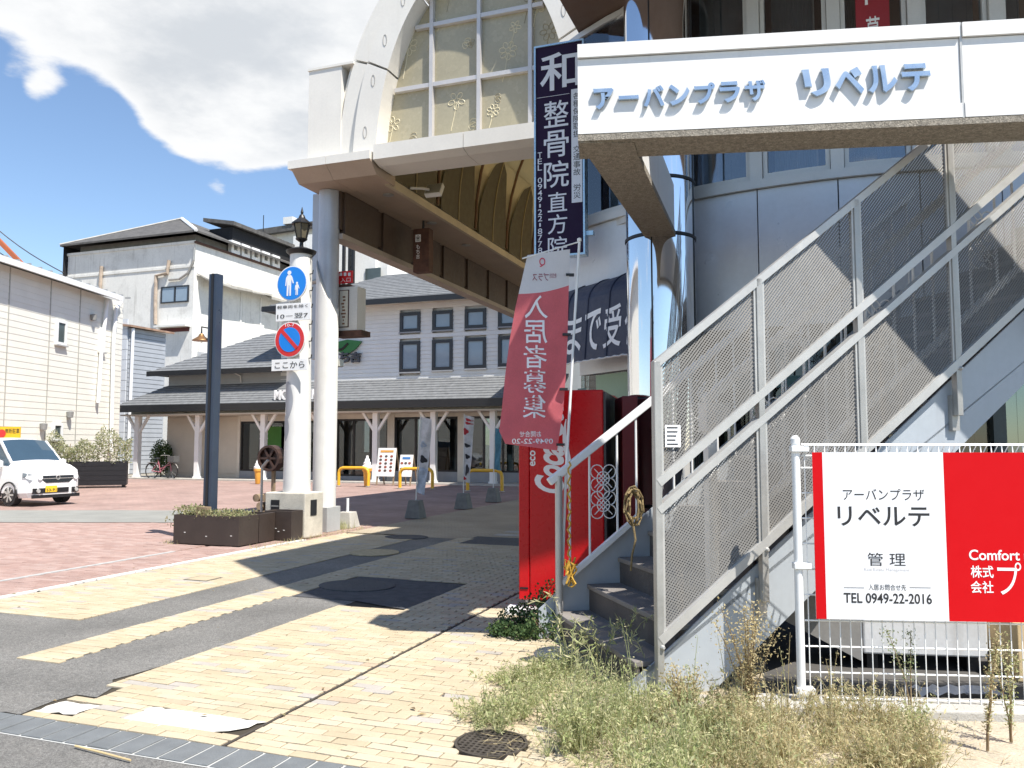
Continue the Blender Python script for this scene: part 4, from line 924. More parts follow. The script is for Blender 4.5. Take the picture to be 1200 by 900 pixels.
for y, z in ((-.034, 1.492), (.028, 1.497)): part(MB().tube([(.04, y, z), (3.0, y, z)], .004, 5), 'rolled_wire', m_wclean, fc)
Ksx = lambda px, py: KF.py(px, py, -.045)
tl = Ksx(951, 530); br = Ksx(957, 724)
X0, X1, Z0, Z1 = (tl[0] + br[0]) / 2, 3.05, br[2] - .005, tl[2]
brd = thing('notice_board', 'large red and white property management board fixed on the mesh fence', 'sign', KF, ((X0 + X1) / 2, -.045, Z0))
xr0 = (Ksx(962, 540)[0] + Ksx(970, 724)[0]) / 2; xr1 = (Ksx(1104, 540)[0] + Ksx(1113, 724)[0]) / 2
m_bw2 = mat('board_white', (.82, .82, .83), .3, var=.02); m_br = mat('board_red', (.56, .004, .008), .4, var=.02, spec=.15)
part(MB().box(X0, -.045, Z0, X1, -.04, Z1), 'backing', m_bw2, brd)
part(MB().box(X0, -.048, Z0, xr0, -.0455, Z1), 'red_stripe', m_br, brd); part(MB().box(xr0 + .0005, -.048, Z0, xr1, -.0455, Z1), 'white_field', m_bw2, brd); part(MB().box(xr1 + .0005, -.048, Z0, X1, -.0455, Z1), 'red_field', m_br, brd)
def kl(txt, x0, x1, y0, y1, mt, bold=.01, **k):
    a = KF.py(x0, y1, -.05); b = KF.py(x1, y0, -.05); letters(brd, txt, a[0], a[2], b[0], b[2], -.0495, mt, bold, **k)
kl('アーバンプラザ', 988, 1083, 573, 586, m_blackprint, 0); kl('リベルテ', 982, 1089, 594, 616, m_blackprint, .012)
kl('管 理', 1017, 1061, 648, 663, m_blackprint, 0); kl('入居お問合せ先', 1018, 1062, 685, 691.5, m_blackprint, 0); kl('TEL 0949-22-2016', 989, 1092, 696, 706.5, m_blackprint, .016)
kl('Real Estate Management', 1013, 1066, 666, 670, mat('grey_print', (.5, .5, .52), .5), -.006)
for a, b in ((989, 1013), (1066, 1091)): p = KF.py(a, 688.5, -.05); q = KF.py(b, 688.5, -.05); part(MB().box(p[0], -.0495, p[2] - .001, q[0], -.0485, p[2] + .001), 'rule', m_blackprint, brd)
kl('Comfort plus', 1136, 1226, 645, 660, m_whiteprint, .015); kl('株式', 1138, 1164, 663, 677, m_whiteprint, .012); kl('会社', 1138, 1164, 681, 695, m_whiteprint, .012)
kl('プラス', 1170, 1260, 660, 697, m_whiteprint, .0)
part(MB().box(-.3, -.13, -.02, 3.2, .12, .045), 'footing', m_conc, fc, bevel=.01)
solo(sheet([(-1.25, 3.46), (6, 3.46), (6, 7.2), (-.35, 5.25), (-.95, 4.95)], -.005), 'bare_ground', mat('sandy_ground', (.46, .40, .30), .95, var=.22, vs=5, bump=.8, bs=60, grime=.35, dirt=(.30, .25, .18)), GF, (2, 4, -.005), kind='structure')
solo(MB().add([(1.2, 4.95, -.002), (8, 4.4, -.002), (8, 8.5, -.002), (1.9, 7.6, -.002), (1.0, 6.2, -.002)], [(0, 1, 2, 3, 4)]), 'stair_floor_shade', mat('painted_floor_shade', (.09, .085, .08), .9, var=.2, vs=3), WF, (3, 6, -.002), kind='structure')  # floor under the stairs coloured dark to stand in for its shade
# cast-off white panel box under the stairs
cbx = thing('white_cabinet', 'dusty white metal cabinet lying under the stairs behind the fence', 'cabinet', Frame(R(-8), 2.35, 5.55), (0, 0, 0))
part(MB().box(0, 0, .10, .78, .45, .85), 'body', mat('cabinet_white', (.62, .63, .65), .5, var=.1, streak=.3), cbx, bevel=.012)
part(MB().hexa([(-.62, .10, .35), (-.01, 0, .05), (-.01, .3, .05), (-.62, .4, .35), (-.62, .10, .80), (-.01, 0, .80), (-.01, .3, .80), (-.62, .4, .80)]), 'side_panel', mat('cabinet_grey', (.30, .29, .28), .6, var=.15), cbx)
part(MB().box(.03, .04, .0, .10, .4, .10), 'foot', m_black, cbx); part(MB().box(.66, .04, .0, .73, .4, .10), 'foot', m_black, cbx)
q = gp(1180, 800); 
solo(MB().box(3.2, 5.25, 0, 4.4, 5.6, .36), 'timber_crate', mat('ply', (.55, .42, .24), .8, var=.15, vs=5), WF, (3.8, 5.4), 'pale plywood box on the ground at the right behind the fence', 'box', bevel=.006)

# ------------------------------------------------------------------ weeds
def straw(name, cols): return mat(name, cols[0], .85, var=.15, vs=4, rcols=[(i / (len(cols) - 1), c) for i, c in enumerate(cols)], trans=.38)
m_weed = straw('weed_green', [(.27, .32, .12), (.38, .42, .19), (.50, .50, .27), (.64, .58, .35), (.32, .37, .14)])
m_dry = straw('weed_dry', [(.52, .44, .24), (.64, .55, .33), (.42, .34, .18), (.48, .46, .25), (.34, .36, .16)])
m_ivy = straw('ivy', [(.03, .065, .02), (.05, .10, .03), (.09, .15, .05), (.16, .22, .08)])
def tuft(mb, x, y, h, n, spread, fine=.004, lv=8):
    for _ in range(n):
        a = random.random() * 6.28; l = h * random.uniform(.5, 1.1); sp = spread * random.uniform(.3, 1.2)
        tip = (x + math.cos(a) * sp, y + math.sin(a) * sp, l); base = (x + random.uniform(-.03, .03), y + random.uniform(-.03, .03), 0)
        mid = ((base[0] + tip[0]) / 2, (base[1] + tip[1]) / 2, l * .65); mb.blade(base, tip, fine, (0, 0, l * .15))
        for k in range(lv):
            t = random.uniform(.25, 1.0); p = (base[0] + (tip[0] - base[0]) * t, base[1] + (tip[1] - base[1]) * t, l * t * (1.3 - .3 * t)); mb.leaf(p, random.uniform(.010, .034), .20, .5)
def inside(x, y, poly):
    c = False; n = len(poly)
    for i in range(n):
        x0, y0 = poly[i]; x1, y1 = poly[(i + 1) % n]
        if (y0 > y) != (y1 > y) and x < (x1 - x0) * (y - y0) / (y1 - y0) + x0: c = not c
    return c
GW = [gp(*p)[:2] for p in ((560, 830), (610, 790), (640, 775), (690, 790), (745, 812), (800, 835), (860, 850), (870, 905), (800, 960), (680, 940), (600, 880), (556, 860))]
DW = [gp(*p)[:2] for p in ((790, 838), (860, 842), (935, 840), (1010, 848), (1075, 860), (1110, 905), (1000, 940), (850, 930))]
def patchy(poly, clumps, hmin, hmax):
    m = MB(); bx = [min(p[0] for p in poly), max(p[0] for p in poly), min(p[1] for p in poly), max(p[1] for p in poly)]; k = 0
    while k < clumps:
        cx, cy = random.uniform(bx[0], bx[1]), random.uniform(bx[2], bx[3])
        if not inside(cx, cy, poly): continue
        k += 1; hs = random.uniform(hmin, hmax) * (.6 if cy > 4.75 else 1) * min(1, max(.4, (cx - gp(556, 850)[0]) / .45)); r_ = random.uniform(.05, .16); lf = random.uniform(.6, 1.5)
        for _ in range(random.randrange(4, 10)):
            a = random.random() * 6.28; q = r_ * random.random() ** .5; x, y = cx + q * math.cos(a), cy + q * math.sin(a); h = hs * random.uniform(.6, 1.15)
            for _ in range(8):
                a = random.random() * 6.28; l = h * random.uniform(.5, 1.15); sp = .16 * random.uniform(.2, 1.1); tip = (x + math.cos(a) * sp, y + math.sin(a) * sp, l)
                m.blade((x, y, 0), tip, .0032, (0, 0, l * .15))
                for _ in range(15):
                    t = random.uniform(.2, 1.0); m.leaf((x + (tip[0] - x) * t, y + (tip[1] - y) * t, l * t * (1.3 - .3 * t)), random.uniform(.008, .030) * lf, random.choice((.14, .22, .35)), .5)
        for _ in range(random.randrange(0, 3)):      # a taller bare stalk
            a = random.random() * 6.28; l = hs * random.uniform(1.2, 1.9); P_ = [(cx + math.cos(a) * .2 * hs * u_ * u_, cy + math.sin(a) * .2 * hs * u_ * u_, l * u_) for u_ in (0, .25, .5, .75, 1)]
            m.tube(P_, [.003, .0026, .002, .0016, .001], 4)
            for _ in range(24): u_ = random.uniform(.5, 1); m.leaf((cx + math.cos(a) * .2 * hs * u_ * u_ + random.gauss(0, .012), cy + math.sin(a) * .2 * hs * u_ * u_ + random.gauss(0, .012), l * u_), random.uniform(.006, .018), .4, .4)
    return m
solo(patchy(GW, 62, .08, .32), 'weed_bed', m_weed, WF, (gp(690, 850)[0], gp(690, 850)[1]), 'dense feathery green weeds growing at the foot of the stairs', 'weeds', kind='stuff')
solo(patchy(DW, 44, .07, .28), 'dry_weed_bed', m_dry, WF, (gp(950, 870)[0], gp(950, 870)[1]), 'dry straw-coloured weeds along the foot of the mesh fence', 'weeds', kind='stuff')
m = MB()
for _ in range(700):
    p = gp(random.uniform(560, 1190), random.uniform(835, 905)); a = random.random() * 6.28; l = random.uniform(.04, .14)
    m.blade((p[0], p[1], .004), (p[0] + math.cos(a) * l, p[1] + math.sin(a) * l, random.uniform(.002, .02)), .004)
solo(m, 'dead_grass', mat('dead_grass', (.45, .36, .20), .9, rcols=[(0, (.5, .42, .25)), (1, (.32, .24, .12))]), WF, (1, 4), 'loose dead grass scattered over the ground by the weeds', 'grass', kind='stuff')
def tall_weed(x, y, h, label, mt, n=7, puff=.05, group=None, head=.45):
    t = thing('tall_weed', label, 'weed', WF, (x, y, 0), group); s_ = MB(); f_ = MB()
    for _ in range(n):
        a = random.random() * 6.28; l = h * random.uniform(.7, 1.05); sp = h * random.uniform(.05, .30); P_ = []
        for i in range(6):
            u_ = i / 5; P_.append((x + math.cos(a) * sp * u_ ** 1.5 + random.uniform(-.008, .008), y + math.sin(a) * sp * u_ ** 1.5, l * u_))
        s_.tube(P_, [.005 - .0035 * i / 5 for i in range(6)], 5)
        for k in range(int(190 * head / .45)):
            u_ = 1 - random.random() ** 1.3 * head * 1.4; u_ = max(.08, u_); i = min(4, int(u_ * 5)); w = u_ * 5 - i
            c = [P_[i][q] + (P_[i + 1][q] - P_[i][q]) * w for q in range(3)]; r_ = puff * random.random() * (.5 + u_)
            v_ = Vector((random.gauss(0, 1), random.gauss(0, 1), random.gauss(.2, .7))).normalized() * r_
            f_.leaf((c[0] + v_.x, c[1] + v_.y, c[2] + v_.z), random.uniform(.008, .02), .5, .3)
    part(s_, 'stem', mat('dry_stem', (.22, .15, .08), .8, var=.2), t); part(f_, 'foliage', mt, t, kind='stuff'); return t
m_fluff = straw('fluff', [(.52, .42, .22), (.62, .53, .30), (.42, .33, .15), (.58, .50, .33)])
p = gp(880, 850); tall_weed(p[0], p[1], .62, 'tall bushy dry weed with pale yellow seed heads left of the fence', m_fluff, 12, .055, head=.55)
p = gp(805, 862); tall_weed(p[0], p[1], .38, 'shorter pale yellow seeding weed against the stair stringer', m_fluff, 7, .04)
p = gp(1068, 836); tall_weed(p[0], p[1], .46, 'green seeding weed growing up through the fence mesh', straw('weed_mid', [(.20, .26, .11), (.30, .34, .17), (.42, .42, .25)]), 2, .04)
p = gp(1158, 880); tall_weed(p[0], p[1], .56, 'thin reddish weed stalk at the right below the red board', m_dry, 3, .03, head=.6)
p = gp(1185, 870); tall_weed(p[0], p[1], .45, 'thin green and brown weed stalk nearest the right edge', m_weed, 3, .03, head=.6)
p = gp(1075, 880); tall_weed(p[0], p[1], .20, 'low green weed in front of the fence under the white board', m_weed, 5, .05, head=.9)
m = MB()
for _ in range(20):
    p = gp(random.uniform(660, 760), random.uniform(772, 812)); h = random.uniform(.35, .72); a = random.random() * 6.28; s_ = random.uniform(.05, .25); P_ = []
    for i in range(7):
        u_ = i / 6; P_.append((p[0] + math.cos(a) * s_ * u_ * u_, p[1] + math.sin(a) * s_ * u_ * u_ - .05, h * (u_ - .30 * u_ ** 4)))
    m.tube(P_, [.0035 - .0025 * i / 6 for i in range(7)], 4)
    for k in range(26):
        i = random.randrange(2, 6); w = random.random(); c = [P_[i][q] + (P_[i + 1][q] - P_[i][q]) * w for q in range(3)]; m.leaf(c, random.uniform(.03, .07), .16, .3)
solo(m, 'long_weeds', m_weed, WF, (gp(705, 795)[0], gp(705, 795)[1]), 'long arching green weed stems in front of the bottom steps', 'weeds', kind='stuff')
# trailing ivy by the machine
t = thing('ivy_bush', 'low dark green ivy bush between the vending machine and the steps', 'shrub', WF, (.2, 6.55, 0)); m = MB(); s_ = MB()
for (px, py, r_, h) in ((588, 745, .12, .10), (605, 738, .17, .16), (630, 735, .20, .24), (650, 728, .20, .32), (668, 715, .16, .42), (640, 748, .18, .20), (615, 748, .14, .10), (675, 722, .12, .36)):
    q = gp(px, py); 
    for _ in range(520):
        v_ = Vector((random.gauss(0, 1), random.gauss(0, 1), random.gauss(0, 1))).normalized() * random.random() ** .35
        m.leaf((q[0] + v_.x * r_, q[1] + v_.y * r_, max(.01, h * .5 + v_.z * h * .62)), random.uniform(.016, .034), .8, .2)
    for _ in range(6):
        a = random.random() * 6.28; s_.tube([(q[0], q[1], 0), (q[0] + r_ * .6 * math.cos(a), q[1] + r_ * .6 * math.sin(a), h * .8)], .003, 4)
part(m, 'foliage', m_ivy, t, kind='stuff'); part(s_, 'stem', mat('dry_stem', (.22, .15, .08), .8, var=.2), t, kind='stuff')
q = gp(648, 772); t = MB().lathe([(.11, 0), (.14, .03), (.11, .06), (.04, .07)], (q[0], q[1], 0), 9); t.v = [(a + random.uniform(-.012, .012), b + random.uniform(-.012, .012), c) for a, b, c in t.v]
solo(t, 'stone', m_conc, WF, (q[0], q[1]), 'pale flat stone among the weeds left of the steps', 'stone', smooth=True)
m = MB(); q = gp(1130, 822)
for i in range(9):
    for j in range(4):
        pass
NX = 10
for i in range(NX):
    for j in range(4):
        f = lambda a, b: (q[0] - .25 + a * .05, q[1] + b * .04, .02 + .035 * abs(math.sin(a * 1.7 + b * 2.3)))
        m.add([f(i, j), f(i + 1, j), f(i + 1, j + 1), f(i, j + 1)], [(0, 1, 2, 3)])
solo(m, 'plastic_sheet', mat('plastic_white', (.70, .70, .72), .3, var=.05, trans=.2), WF, (q[0], q[1]), 'crumpled white plastic sheet lying at the foot of the fence', 'litter', smooth=True)

# ------------------------------------------------------------------ rice-cracker shop across the plaza
SV = 28.8
sh = thing('shop_building', 'white clapboard shop with grey hipped roofs and a posted verandah', 'shop', GF, (-18, SV, 0))
m_clap = mat('clapboard_white', (.72, .72, .70), .6, var=.05, vs=2, streak=.08, dirt=(.45, .44, .42))
m_cream = mat('clapboard_cream', (.55, .50, .42), .6, var=.06, vs=2)
m_roof = mat('slate_roof', (.17, .175, .18), .8, var=.25, vs=5, bump=.5, bs=14)
m_gut = mat('gutter_black', (.012, .012, .014), .4, var=.1)
def Z(px, py, v): return GF.py(px, py, v)[2]
def Ux(px, v, py=480): return GF.py(px, py, v)[0]
def clap(u0, u1, v, z0, z1, step, d=.022, holes=()):
    m = MB(); z = z0
    while z < z1 - .001:
        zb = min(z + step, z1); segs = [(u0, u1)]
        for (a, b, c, e) in holes:
            if zb > c and z < e:
                ns_ = []
                for s0, s1 in segs:
                    if b <= s0 or a >= s1: ns_.append((s0, s1)); continue
                    if a > s0: ns_.append((s0, a))
                    if b < s1: ns_.append((b, s1))
                segs = ns_
        for s0, s1 in segs: m.yz([(v, z), (v - d, z), (v - .004, zb - .004), (v, zb - .004)], s0, s1)
        z = zb
    return m
def roofplane(pts, th=.1): 
    n = len(pts); m = MB(); m.add([(a, b, c) for a, b, c in pts] + [(a, b, c - th) for a, b, c in pts], [tuple(range(n)), tuple(range(n, 2 * n))[::-1]] + [(i, n + i, n + (i + 1) % n, (i + 1) % n) for i in range(n)]); return m
EL_, ER_, EV, EZ = Ux(136, 27.3, 476), -8.2, 27.3, 3.12
HL = -26.7; HZ = 4.07
def courses(parent, a, b, c, d, n, nm='shingle_course'):
    """rows of slates laid up a roof plane a-b (eave) to d-c (top)"""
    m = MB(); a, b, c, d = map(Vector, (a, b, c, d))
    for i in range(n):
        t0, t1 = i / n, min(1, (i + 1.15) / n); p0, p1 = a.lerp(d, t0), b.lerp(c, t0); q0, q1 = a.lerp(d, t1), b.lerp(c, t1)
        up = Vector((0, 0, .045)); up2 = Vector((0, 0, .012)); m.add([p0 + up, p1 + up, q1 + up2, q0 + up2, p0, p1], [(0, 1, 2, 3), (4, 5, 1, 0)])
    part(m, nm, m_roof, parent, kind='stuff')
lr = part(roofplane([(EL_, EV, EZ), (ER_, EV, EZ), (ER_, SV, HZ), (HL, SV, HZ)]), 'verandah_roof', m_roof, sh); courses(lr, (EL_, EV, EZ), (ER_, EV, EZ), (ER_, SV, HZ), (HL, SV, HZ), 9)
part(roofplane([(EL_, EV, EZ), (HL, SV, HZ), (HL, SV + 7, HZ), (EL_, SV + 8.5, EZ)]), 'verandah_hip', m_roof, sh)
part(MB().box(EL_, EV - .08, EZ - .27, ER_, EV - .002, EZ + .02), 'gutter', m_gut, sh)
part(MB().box(EL_ + .15, EV + .1, EZ - .42, ER_, SV - .1, EZ - .36), 'verandah_ceiling', m_cream, sh)
part(MB().box(EL_ + .3, 27.85, EZ - .36, ER_, 28.0, EZ - .12), 'verandah_beam', mat('beam_cream', (.62, .58, .50), .6), sh)
# lower wall: openings with black frames
ops = [(Ux(283, SV), Ux(388, SV), .35, 2.45, 1), (Ux(388, SV) + .3, Ux(455, SV), .2, 2.5, 1), (Ux(463, SV), Ux(537, SV), .42, 2.55, 1), (Ux(545, SV), Ux(612, SV), .42, 2.55, 1)]
part(clap(HL, Ux(283, SV), SV, 0.25, EZ - .4, .17), 'siding', m_cream, sh, kind='stuff')
for a, b in ((Ux(283, SV) - .14, Ux(283, SV)), (ops[0][1], ops[1][0]), (ops[1][1], ops[2][0]), (ops[2][1], ops[3][0]), (ops[3][1], ER_)): part(MB().box(a + .002, SV - .06, 0, b - .002, SV + .1, EZ - .4), 'pier', mat('beam_cream', (.62, .58, .50), .6), sh)
for (a, b, z0, z1, k) in ops:
    part(MB().box(a, SV - .04, 0, b, SV + .1, z0), 'plinth', mat('plinth_grey', (.30, .31, .33), .7), sh); part(MB().box(a, SV - .05, z1, b, SV + .1, EZ - .4), 'lintel', mat('beam_cream', (.62, .58, .50), .6), sh)
    fr_ = MB(); fr_.box(a, SV, z0, a + .07, SV + .08, z1).box(b - .07, SV, z0, b, SV + .08, z1).box(a, SV, z0, b, SV + .08, z0 + .07).box(a, SV, z1 - .09, b, SV + .08, z1)
    n_ = 3
    for i in range(1, n_): x = a + (b - a) * i / n_; fr_.box(x - .04, SV, z0, x + .04, SV + .08, z1)
    w = part(fr_, 'window', m_black, sh)
    for i in range(n_): part(MB().box(a + (b - a) * i / n_ + .04, SV + .03, z0 + .05, a + (b - a) * (i + 1) / n_ - .04, SV + .04, z1 - .05), 'pane', m_gld, w)
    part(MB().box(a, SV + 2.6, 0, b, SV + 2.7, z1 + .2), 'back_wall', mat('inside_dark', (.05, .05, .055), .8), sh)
    for i in range(3):   # counters and goods inside
        x = random.uniform(a + .3, b - 1); part(MB().box(x, SV + .9, 0, x + random.uniform(.5, .9), SV + 1.4, random.uniform(.8, 1.2)), 'counter', mat('goods', (.45, .43, .40), .6, var=.3, vs=5), sh)
# white upper facade with two rows of windows
FL, FR = Ux(412, SV, 400), -8.4; FT = Z(500, 352, SV)
cols_ = [(469, 493), (507, 531), (545, 570), (584, 608)]; holes = []
for a, b in cols_:
    for y0, y1 in ((366, 389), (400, 436)):
        off = (a - 469) * -.055; holes.append((Ux(a, SV, 380), Ux(b, SV, 380), Z((a + b) / 2, y1 + off, SV), Z((a + b) / 2, y0 + off, SV)))
part(clap(Ux(330, SV, 400), FR, SV, HZ - .05, FT, .165, .024, holes), 'siding', m_clap, sh, kind='stuff')
part(MB().box(Ux(330, SV, 400), SV + .002, HZ - .1, FR, SV + .12, HZ), 'sheathing', m_clap, sh)
for (a, b, c, e) in holes:
    w = part(MB().box(a, SV - .06, c, a + .13, SV + .05, e).box(b - .13, SV - .06, c, b, SV + .05, e).box(a + .13, SV - .06, c, b - .13, SV + .05, c + .13).box(a + .13, SV - .06, e - .13, b - .13, SV + .05, e), 'window', mat('frame_dark', (.025, .028, .035), .4), sh)
    part(MB().box(a + .13, SV - .0, c + .13, b - .13, SV + .01, e - .13), 'pane', mat('pane_blue', (.26, .33, .40), .08, var=.06, spec=.8), w)
    part(MB().box(a - .02, SV - .10, c - .05, b + .02, SV - .025, c - .002), 'sill', mat('sill_grey', (.30, .31, .33), .5), w)
fe_v, fe_z = SV - .75, FT - .02
part(MB().box(Ux(320, SV, 400), fe_v - .06, fe_z - .16, FR + .4, fe_v, fe_z + .06), 'gutter', m_gut, sh)
part(MB().box(Ux(330, SV, 400), fe_v, fe_z - .09, FR + .4, SV + .1, fe_z - .04), 'eave_soffit', m_cream, sh)
rz = Z(500, 319, 32.4)
ur = part(roofplane([(Ux(318, SV, 400), fe_v, fe_z), (FR + .4, fe_v, fe_z), (FR - 3.6, 32.4, rz), (Ux(318, SV, 400) + 3.6, 32.4, rz)], .12), 'main_roof', m_roof, sh)
courses(ur, (Ux(318, SV, 400), fe_v, fe_z), (FR + .4, fe_v, fe_z), (FR - 3.6, 32.4, rz), (Ux(318, SV, 400) + 3.6, 32.4, rz), 16)
part(roofplane([(FR + .4, fe_v, fe_z), (FR + .4, 36.5, fe_z), (FR - 3.6, 32.4, rz)], .12), 'roof_hip', m_roof, sh)
part(roofplane([(Ux(318, SV, 400), fe_v, fe_z), (Ux(318, SV, 400) + 3.6, 32.4, rz), (Ux(318, SV, 400), 36.5, fe_z)], .12), 'roof_hip', m_roof, sh)
part(MB().box(Ux(330, SV, 400), SV + .13, EZ - .3, FR, 36, FT - .1), 'core', m_clap, sh)
# lower left block
uz = Z(172.7, 437, 28.0); ul = Ux(172.7, 28.0, 437); tr = Ux(345, SV, 400)
part(clap(HL, tr, SV, HZ, uz + .05, .14), 'siding', mat('clapboard_grey', (.36, .37, .37), .6, var=.05), sh, kind='stuff')
part(MB().box(HL, SV + .002, EZ - .3, tr - .01, SV + 6, uz + .1), 'core', m_cream, sh); part(MB().box(HL, SV + .002, 0, Ux(283, SV) - .15, SV + 6, EZ - .31), 'core', m_cream, sh)
part(MB().box(ul, 27.94, uz - .16, tr, 28.0, uz + .06), 'gutter', m_gut, sh); part(MB().box(ul, 28.0, uz - .06, tr, SV + .02, uz - .02), 'eave_soffit', m_cream, sh)
rr = Z(320, 391, 31.6)
lr2 = part(roofplane([(ul, 28.0, uz), (tr, 28.0, uz), (tr, 31.6, rr), (ul + 3.6, 31.6, rr)], .1), 'side_roof', m_roof, sh); courses(lr2, (ul, 28.0, uz), (tr, 28.0, uz), (tr, 31.6, rr), (ul + 3.6, 31.6, rr), 14)
part(roofplane([(ul, 28.0, uz), (ul + 3.6, 31.6, rr), (ul, 35.2, uz)], .1), 'side_hip', m_roof, sh)
part(MB().tube([(Ux(275, SV, 445), SV - .08, uz - .05), (Ux(283, SV, 445), SV - .08, uz - .2), (Ux(284, SV, 445), SV - .08, HZ + .05)], .03, 6), 'downpipe', m_post, sh)
# posts with Y braces
for px in (160, 231, 308, 378, 440, 508, 578):
    u = Ux(px, 27.92, 562); p_ = part(MB().box(u - .11, 27.81, 0, u + .11, 28.03, EZ - .36), 'post', m_wclean, sh, bevel=.01)
    for s in (-1, 1): m = MB(); m.bar((u + s * .08, 27.92, 2.0), (u + s * .60, 27.92, EZ - .37), .1, .1, (0, 1, 0)); part(m, 'brace', m_wclean, p_)
    part(MB().box(u - .14, 27.78, 0, u + .14, 28.06, .12), 'shoe', m_wclean, p_)
# signs on the roof and wall
letters(sh, 'MOCHIKICHI', Ux(323, 27.5, 465), Z(330, 469, 27.5), Ux(388, 27.5, 465), Z(330, 457, 27.5), 27.45, m_wclean, .03, ext=.05, depth=.06)
part(MB().tube([(Ux(320, 27.5, 465), 27.5, Z(330, 469.5, 27.5)), (Ux(390, 27.5, 465), 27.5, Z(330, 469.5, 27.5))], .02, 6), 'letter_rail', m_steel, sh)
U_ = lambda px, py: (GF.py(px, py, SV - .1)[0], GF.py(px, py, SV - .1)[2])
part(MB().xz([U_(390, 402), U_(408, 398), U_(424, 400), U_(417, 409), U_(405, 417), U_(396, 411)], SV - .14, SV - .06), 'leaf_logo', mat('logo_green', (.02, .16, .035), .4), sh)
lm = MB(); lm.tube([(*((U_(392 + i * 1.5, 405 + 5 * math.sin(i * .33)))[:1]), SV - .15, U_(392 + i * 1.5, 405 + 5 * math.sin(i * .33))[1]) for i in range(12)], .05, 6); part(lm, 'logo_stroke', m_black, sh)
for c, x in (('も', 378), ('ち', 398), ('吉', 411)):
    a = U_(x, 425); b = U_(x + 12, 412); letters(sh, c, a[0], a[1], b[0], b[1], SV - .06, mat('sign_slate', (.055, .06, .075), .4), .03, ext=.05, depth=.12, name='raised_letter')
a = U_(316, 526); b = U_(329, 500); nr = part(MB().box(GF.py(312, 500, SV - .1)[0], SV - .12, GF.py(312, 533, SV - .1)[2], GF.py(330, 500, SV - .1)[0], SV - .1, GF.py(312, 500, SV - .1)[2]), 'door_curtain', mat('curtain_green', (.05, .17, .03), .8), sh)
letters(sh, '米人', U_(316, 0)[0], GF.py(320, 530, SV - .13)[2], U_(326, 0)[0], GF.py(320, 502, SV - .13)[2], SV - .13, m_whiteprint, 0, vertical=True)
solo(MB().box(EL_ + .1, 27.4, -.02, ER_, SV + .05, .05), 'verandah_floor', m_conc, GF, (-18, 28.0), kind='structure')

# ------------------------------------------------------------------ plaza furniture
def guard(px0, px1, py, top, label):
    a, b = GF.g(px0, py), GF.g(px1, py); v = (a[1] + b[1]) / 2; h = GF.py(px0, top, v)[2]; r = .18
    pts = [(a[0], v, 0), (a[0], v, h - r)] + [(a[0] + r - r * math.cos(t), v, h - r + r * math.sin(t)) for t in (R(30), R(60), R(90))] + [(b[0] - r + r * math.sin(t), v, h - r + r * math.cos(t)) for t in (R(0), R(30), R(60))] + [(b[0], v, h - r), (b[0], v, 0)]
    t = thing('guard_rail', label, 'guard rail', GF, ((a[0] + b[0]) / 2, v, 0), 'yellow pipe guard rails before the shop')
    part(MB().tube(pts, .055, 10), 'hoop', m_yellow, t, smooth=True)
    for x in (a[0], b[0]): part(MB().lathe([(.1, 0), (.1, .02), (.06, .03)], (x, v, 0), 12), 'base_plate', m_steel, t)
guard(393, 435, 570, 548, 'yellow hoop guard rail beside the soft-serve cone model'); guard(465, 510, 573, 549, 'yellow hoop guard rail behind the leftmost small flag'); guard(545, 591, 576, 551, 'yellow hoop guard rail at the right under the teal flag')
def small_flag(pxb, pyb, pxt, pyt, cw, y1, mats, label, seed, blobs=()):
    q = GF.g(pxb, pyb); v = q[1]; tp = GF.py(pxt, pyt, v); t = thing('small_flag', label, 'flag', GF, (q[0], v, 0), 'small flags on concrete feet')
    s_ = .17; m = MB().add([(q[0] - s_, v - s_, 0), (q[0] + s_, v - s_, 0), (q[0] + s_, v + s_, 0), (q[0] - s_, v + s_, 0), (q[0] - s_ * .65, v - s_ * .65, .36), (q[0] + s_ * .65, v - s_ * .65, .36), (q[0] + s_ * .65, v + s_ * .65, .36), (q[0] - s_ * .65, v + s_ * .65, .36)], [(0, 3, 2, 1), (4, 5, 6, 7), (0, 1, 5, 4), (1, 2, 6, 5), (2, 3, 7, 6), (3, 0, 4, 7)])
    part(m, 'foot', mat('foot_concrete', (.20, .20, .19), .9, var=.2, vs=9), t, bevel=.01)
    part(MB().tube([(q[0], v, .3), tp], .014, 8), 'pole', m_post, t)
    zb = GF.py(pxb, y1, v)[2]; n = 24; w = cw * v * 1.1 / F
    for k, mt in enumerate(mats):
        m = MB(); 
        for j in range(n):
            if int(j * len(mats) / n) != k: continue
            for i in range(6):
                def f(a, b):
                    z = tp[2] - .03 - (tp[2] - zb) * b; x = q[0] + (tp[0] - q[0]) * (z / tp[2]); return (x + w * a * (1 - .35 * b * math.sin(seed) ** 2) + .02 * math.sin(b * 9 + seed), v + .06 * math.sin(a * 4 + b * 7 + seed) * a, z - .05 * a)
                m.add([f(i / 6, (j + 1) / n), f((i + 1) / 6, (j + 1) / n), f((i + 1) / 6, j / n), f(i / 6, j / n)], [(0, 1, 2, 3)])
        part(m, 'cloth', mt, t, smooth=True)
    for (ca, cb, ra, rb, mt) in blobs:
        m = MB(); c_ = Vector(f(ca, cb)); ps_ = []
        for k in range(14): e_ = k * math.pi / 7; r_ = 1 + .25 * math.sin(3 * e_ + seed); p_ = f(ca + ra * r_ * math.cos(e_), cb + rb * r_ * math.sin(e_)); ps_.append((p_[0], p_[1] - .012, p_[2]))
        m.add(ps_, [tuple(range(14))[::-1]]); part(m, 'print', mt, t)
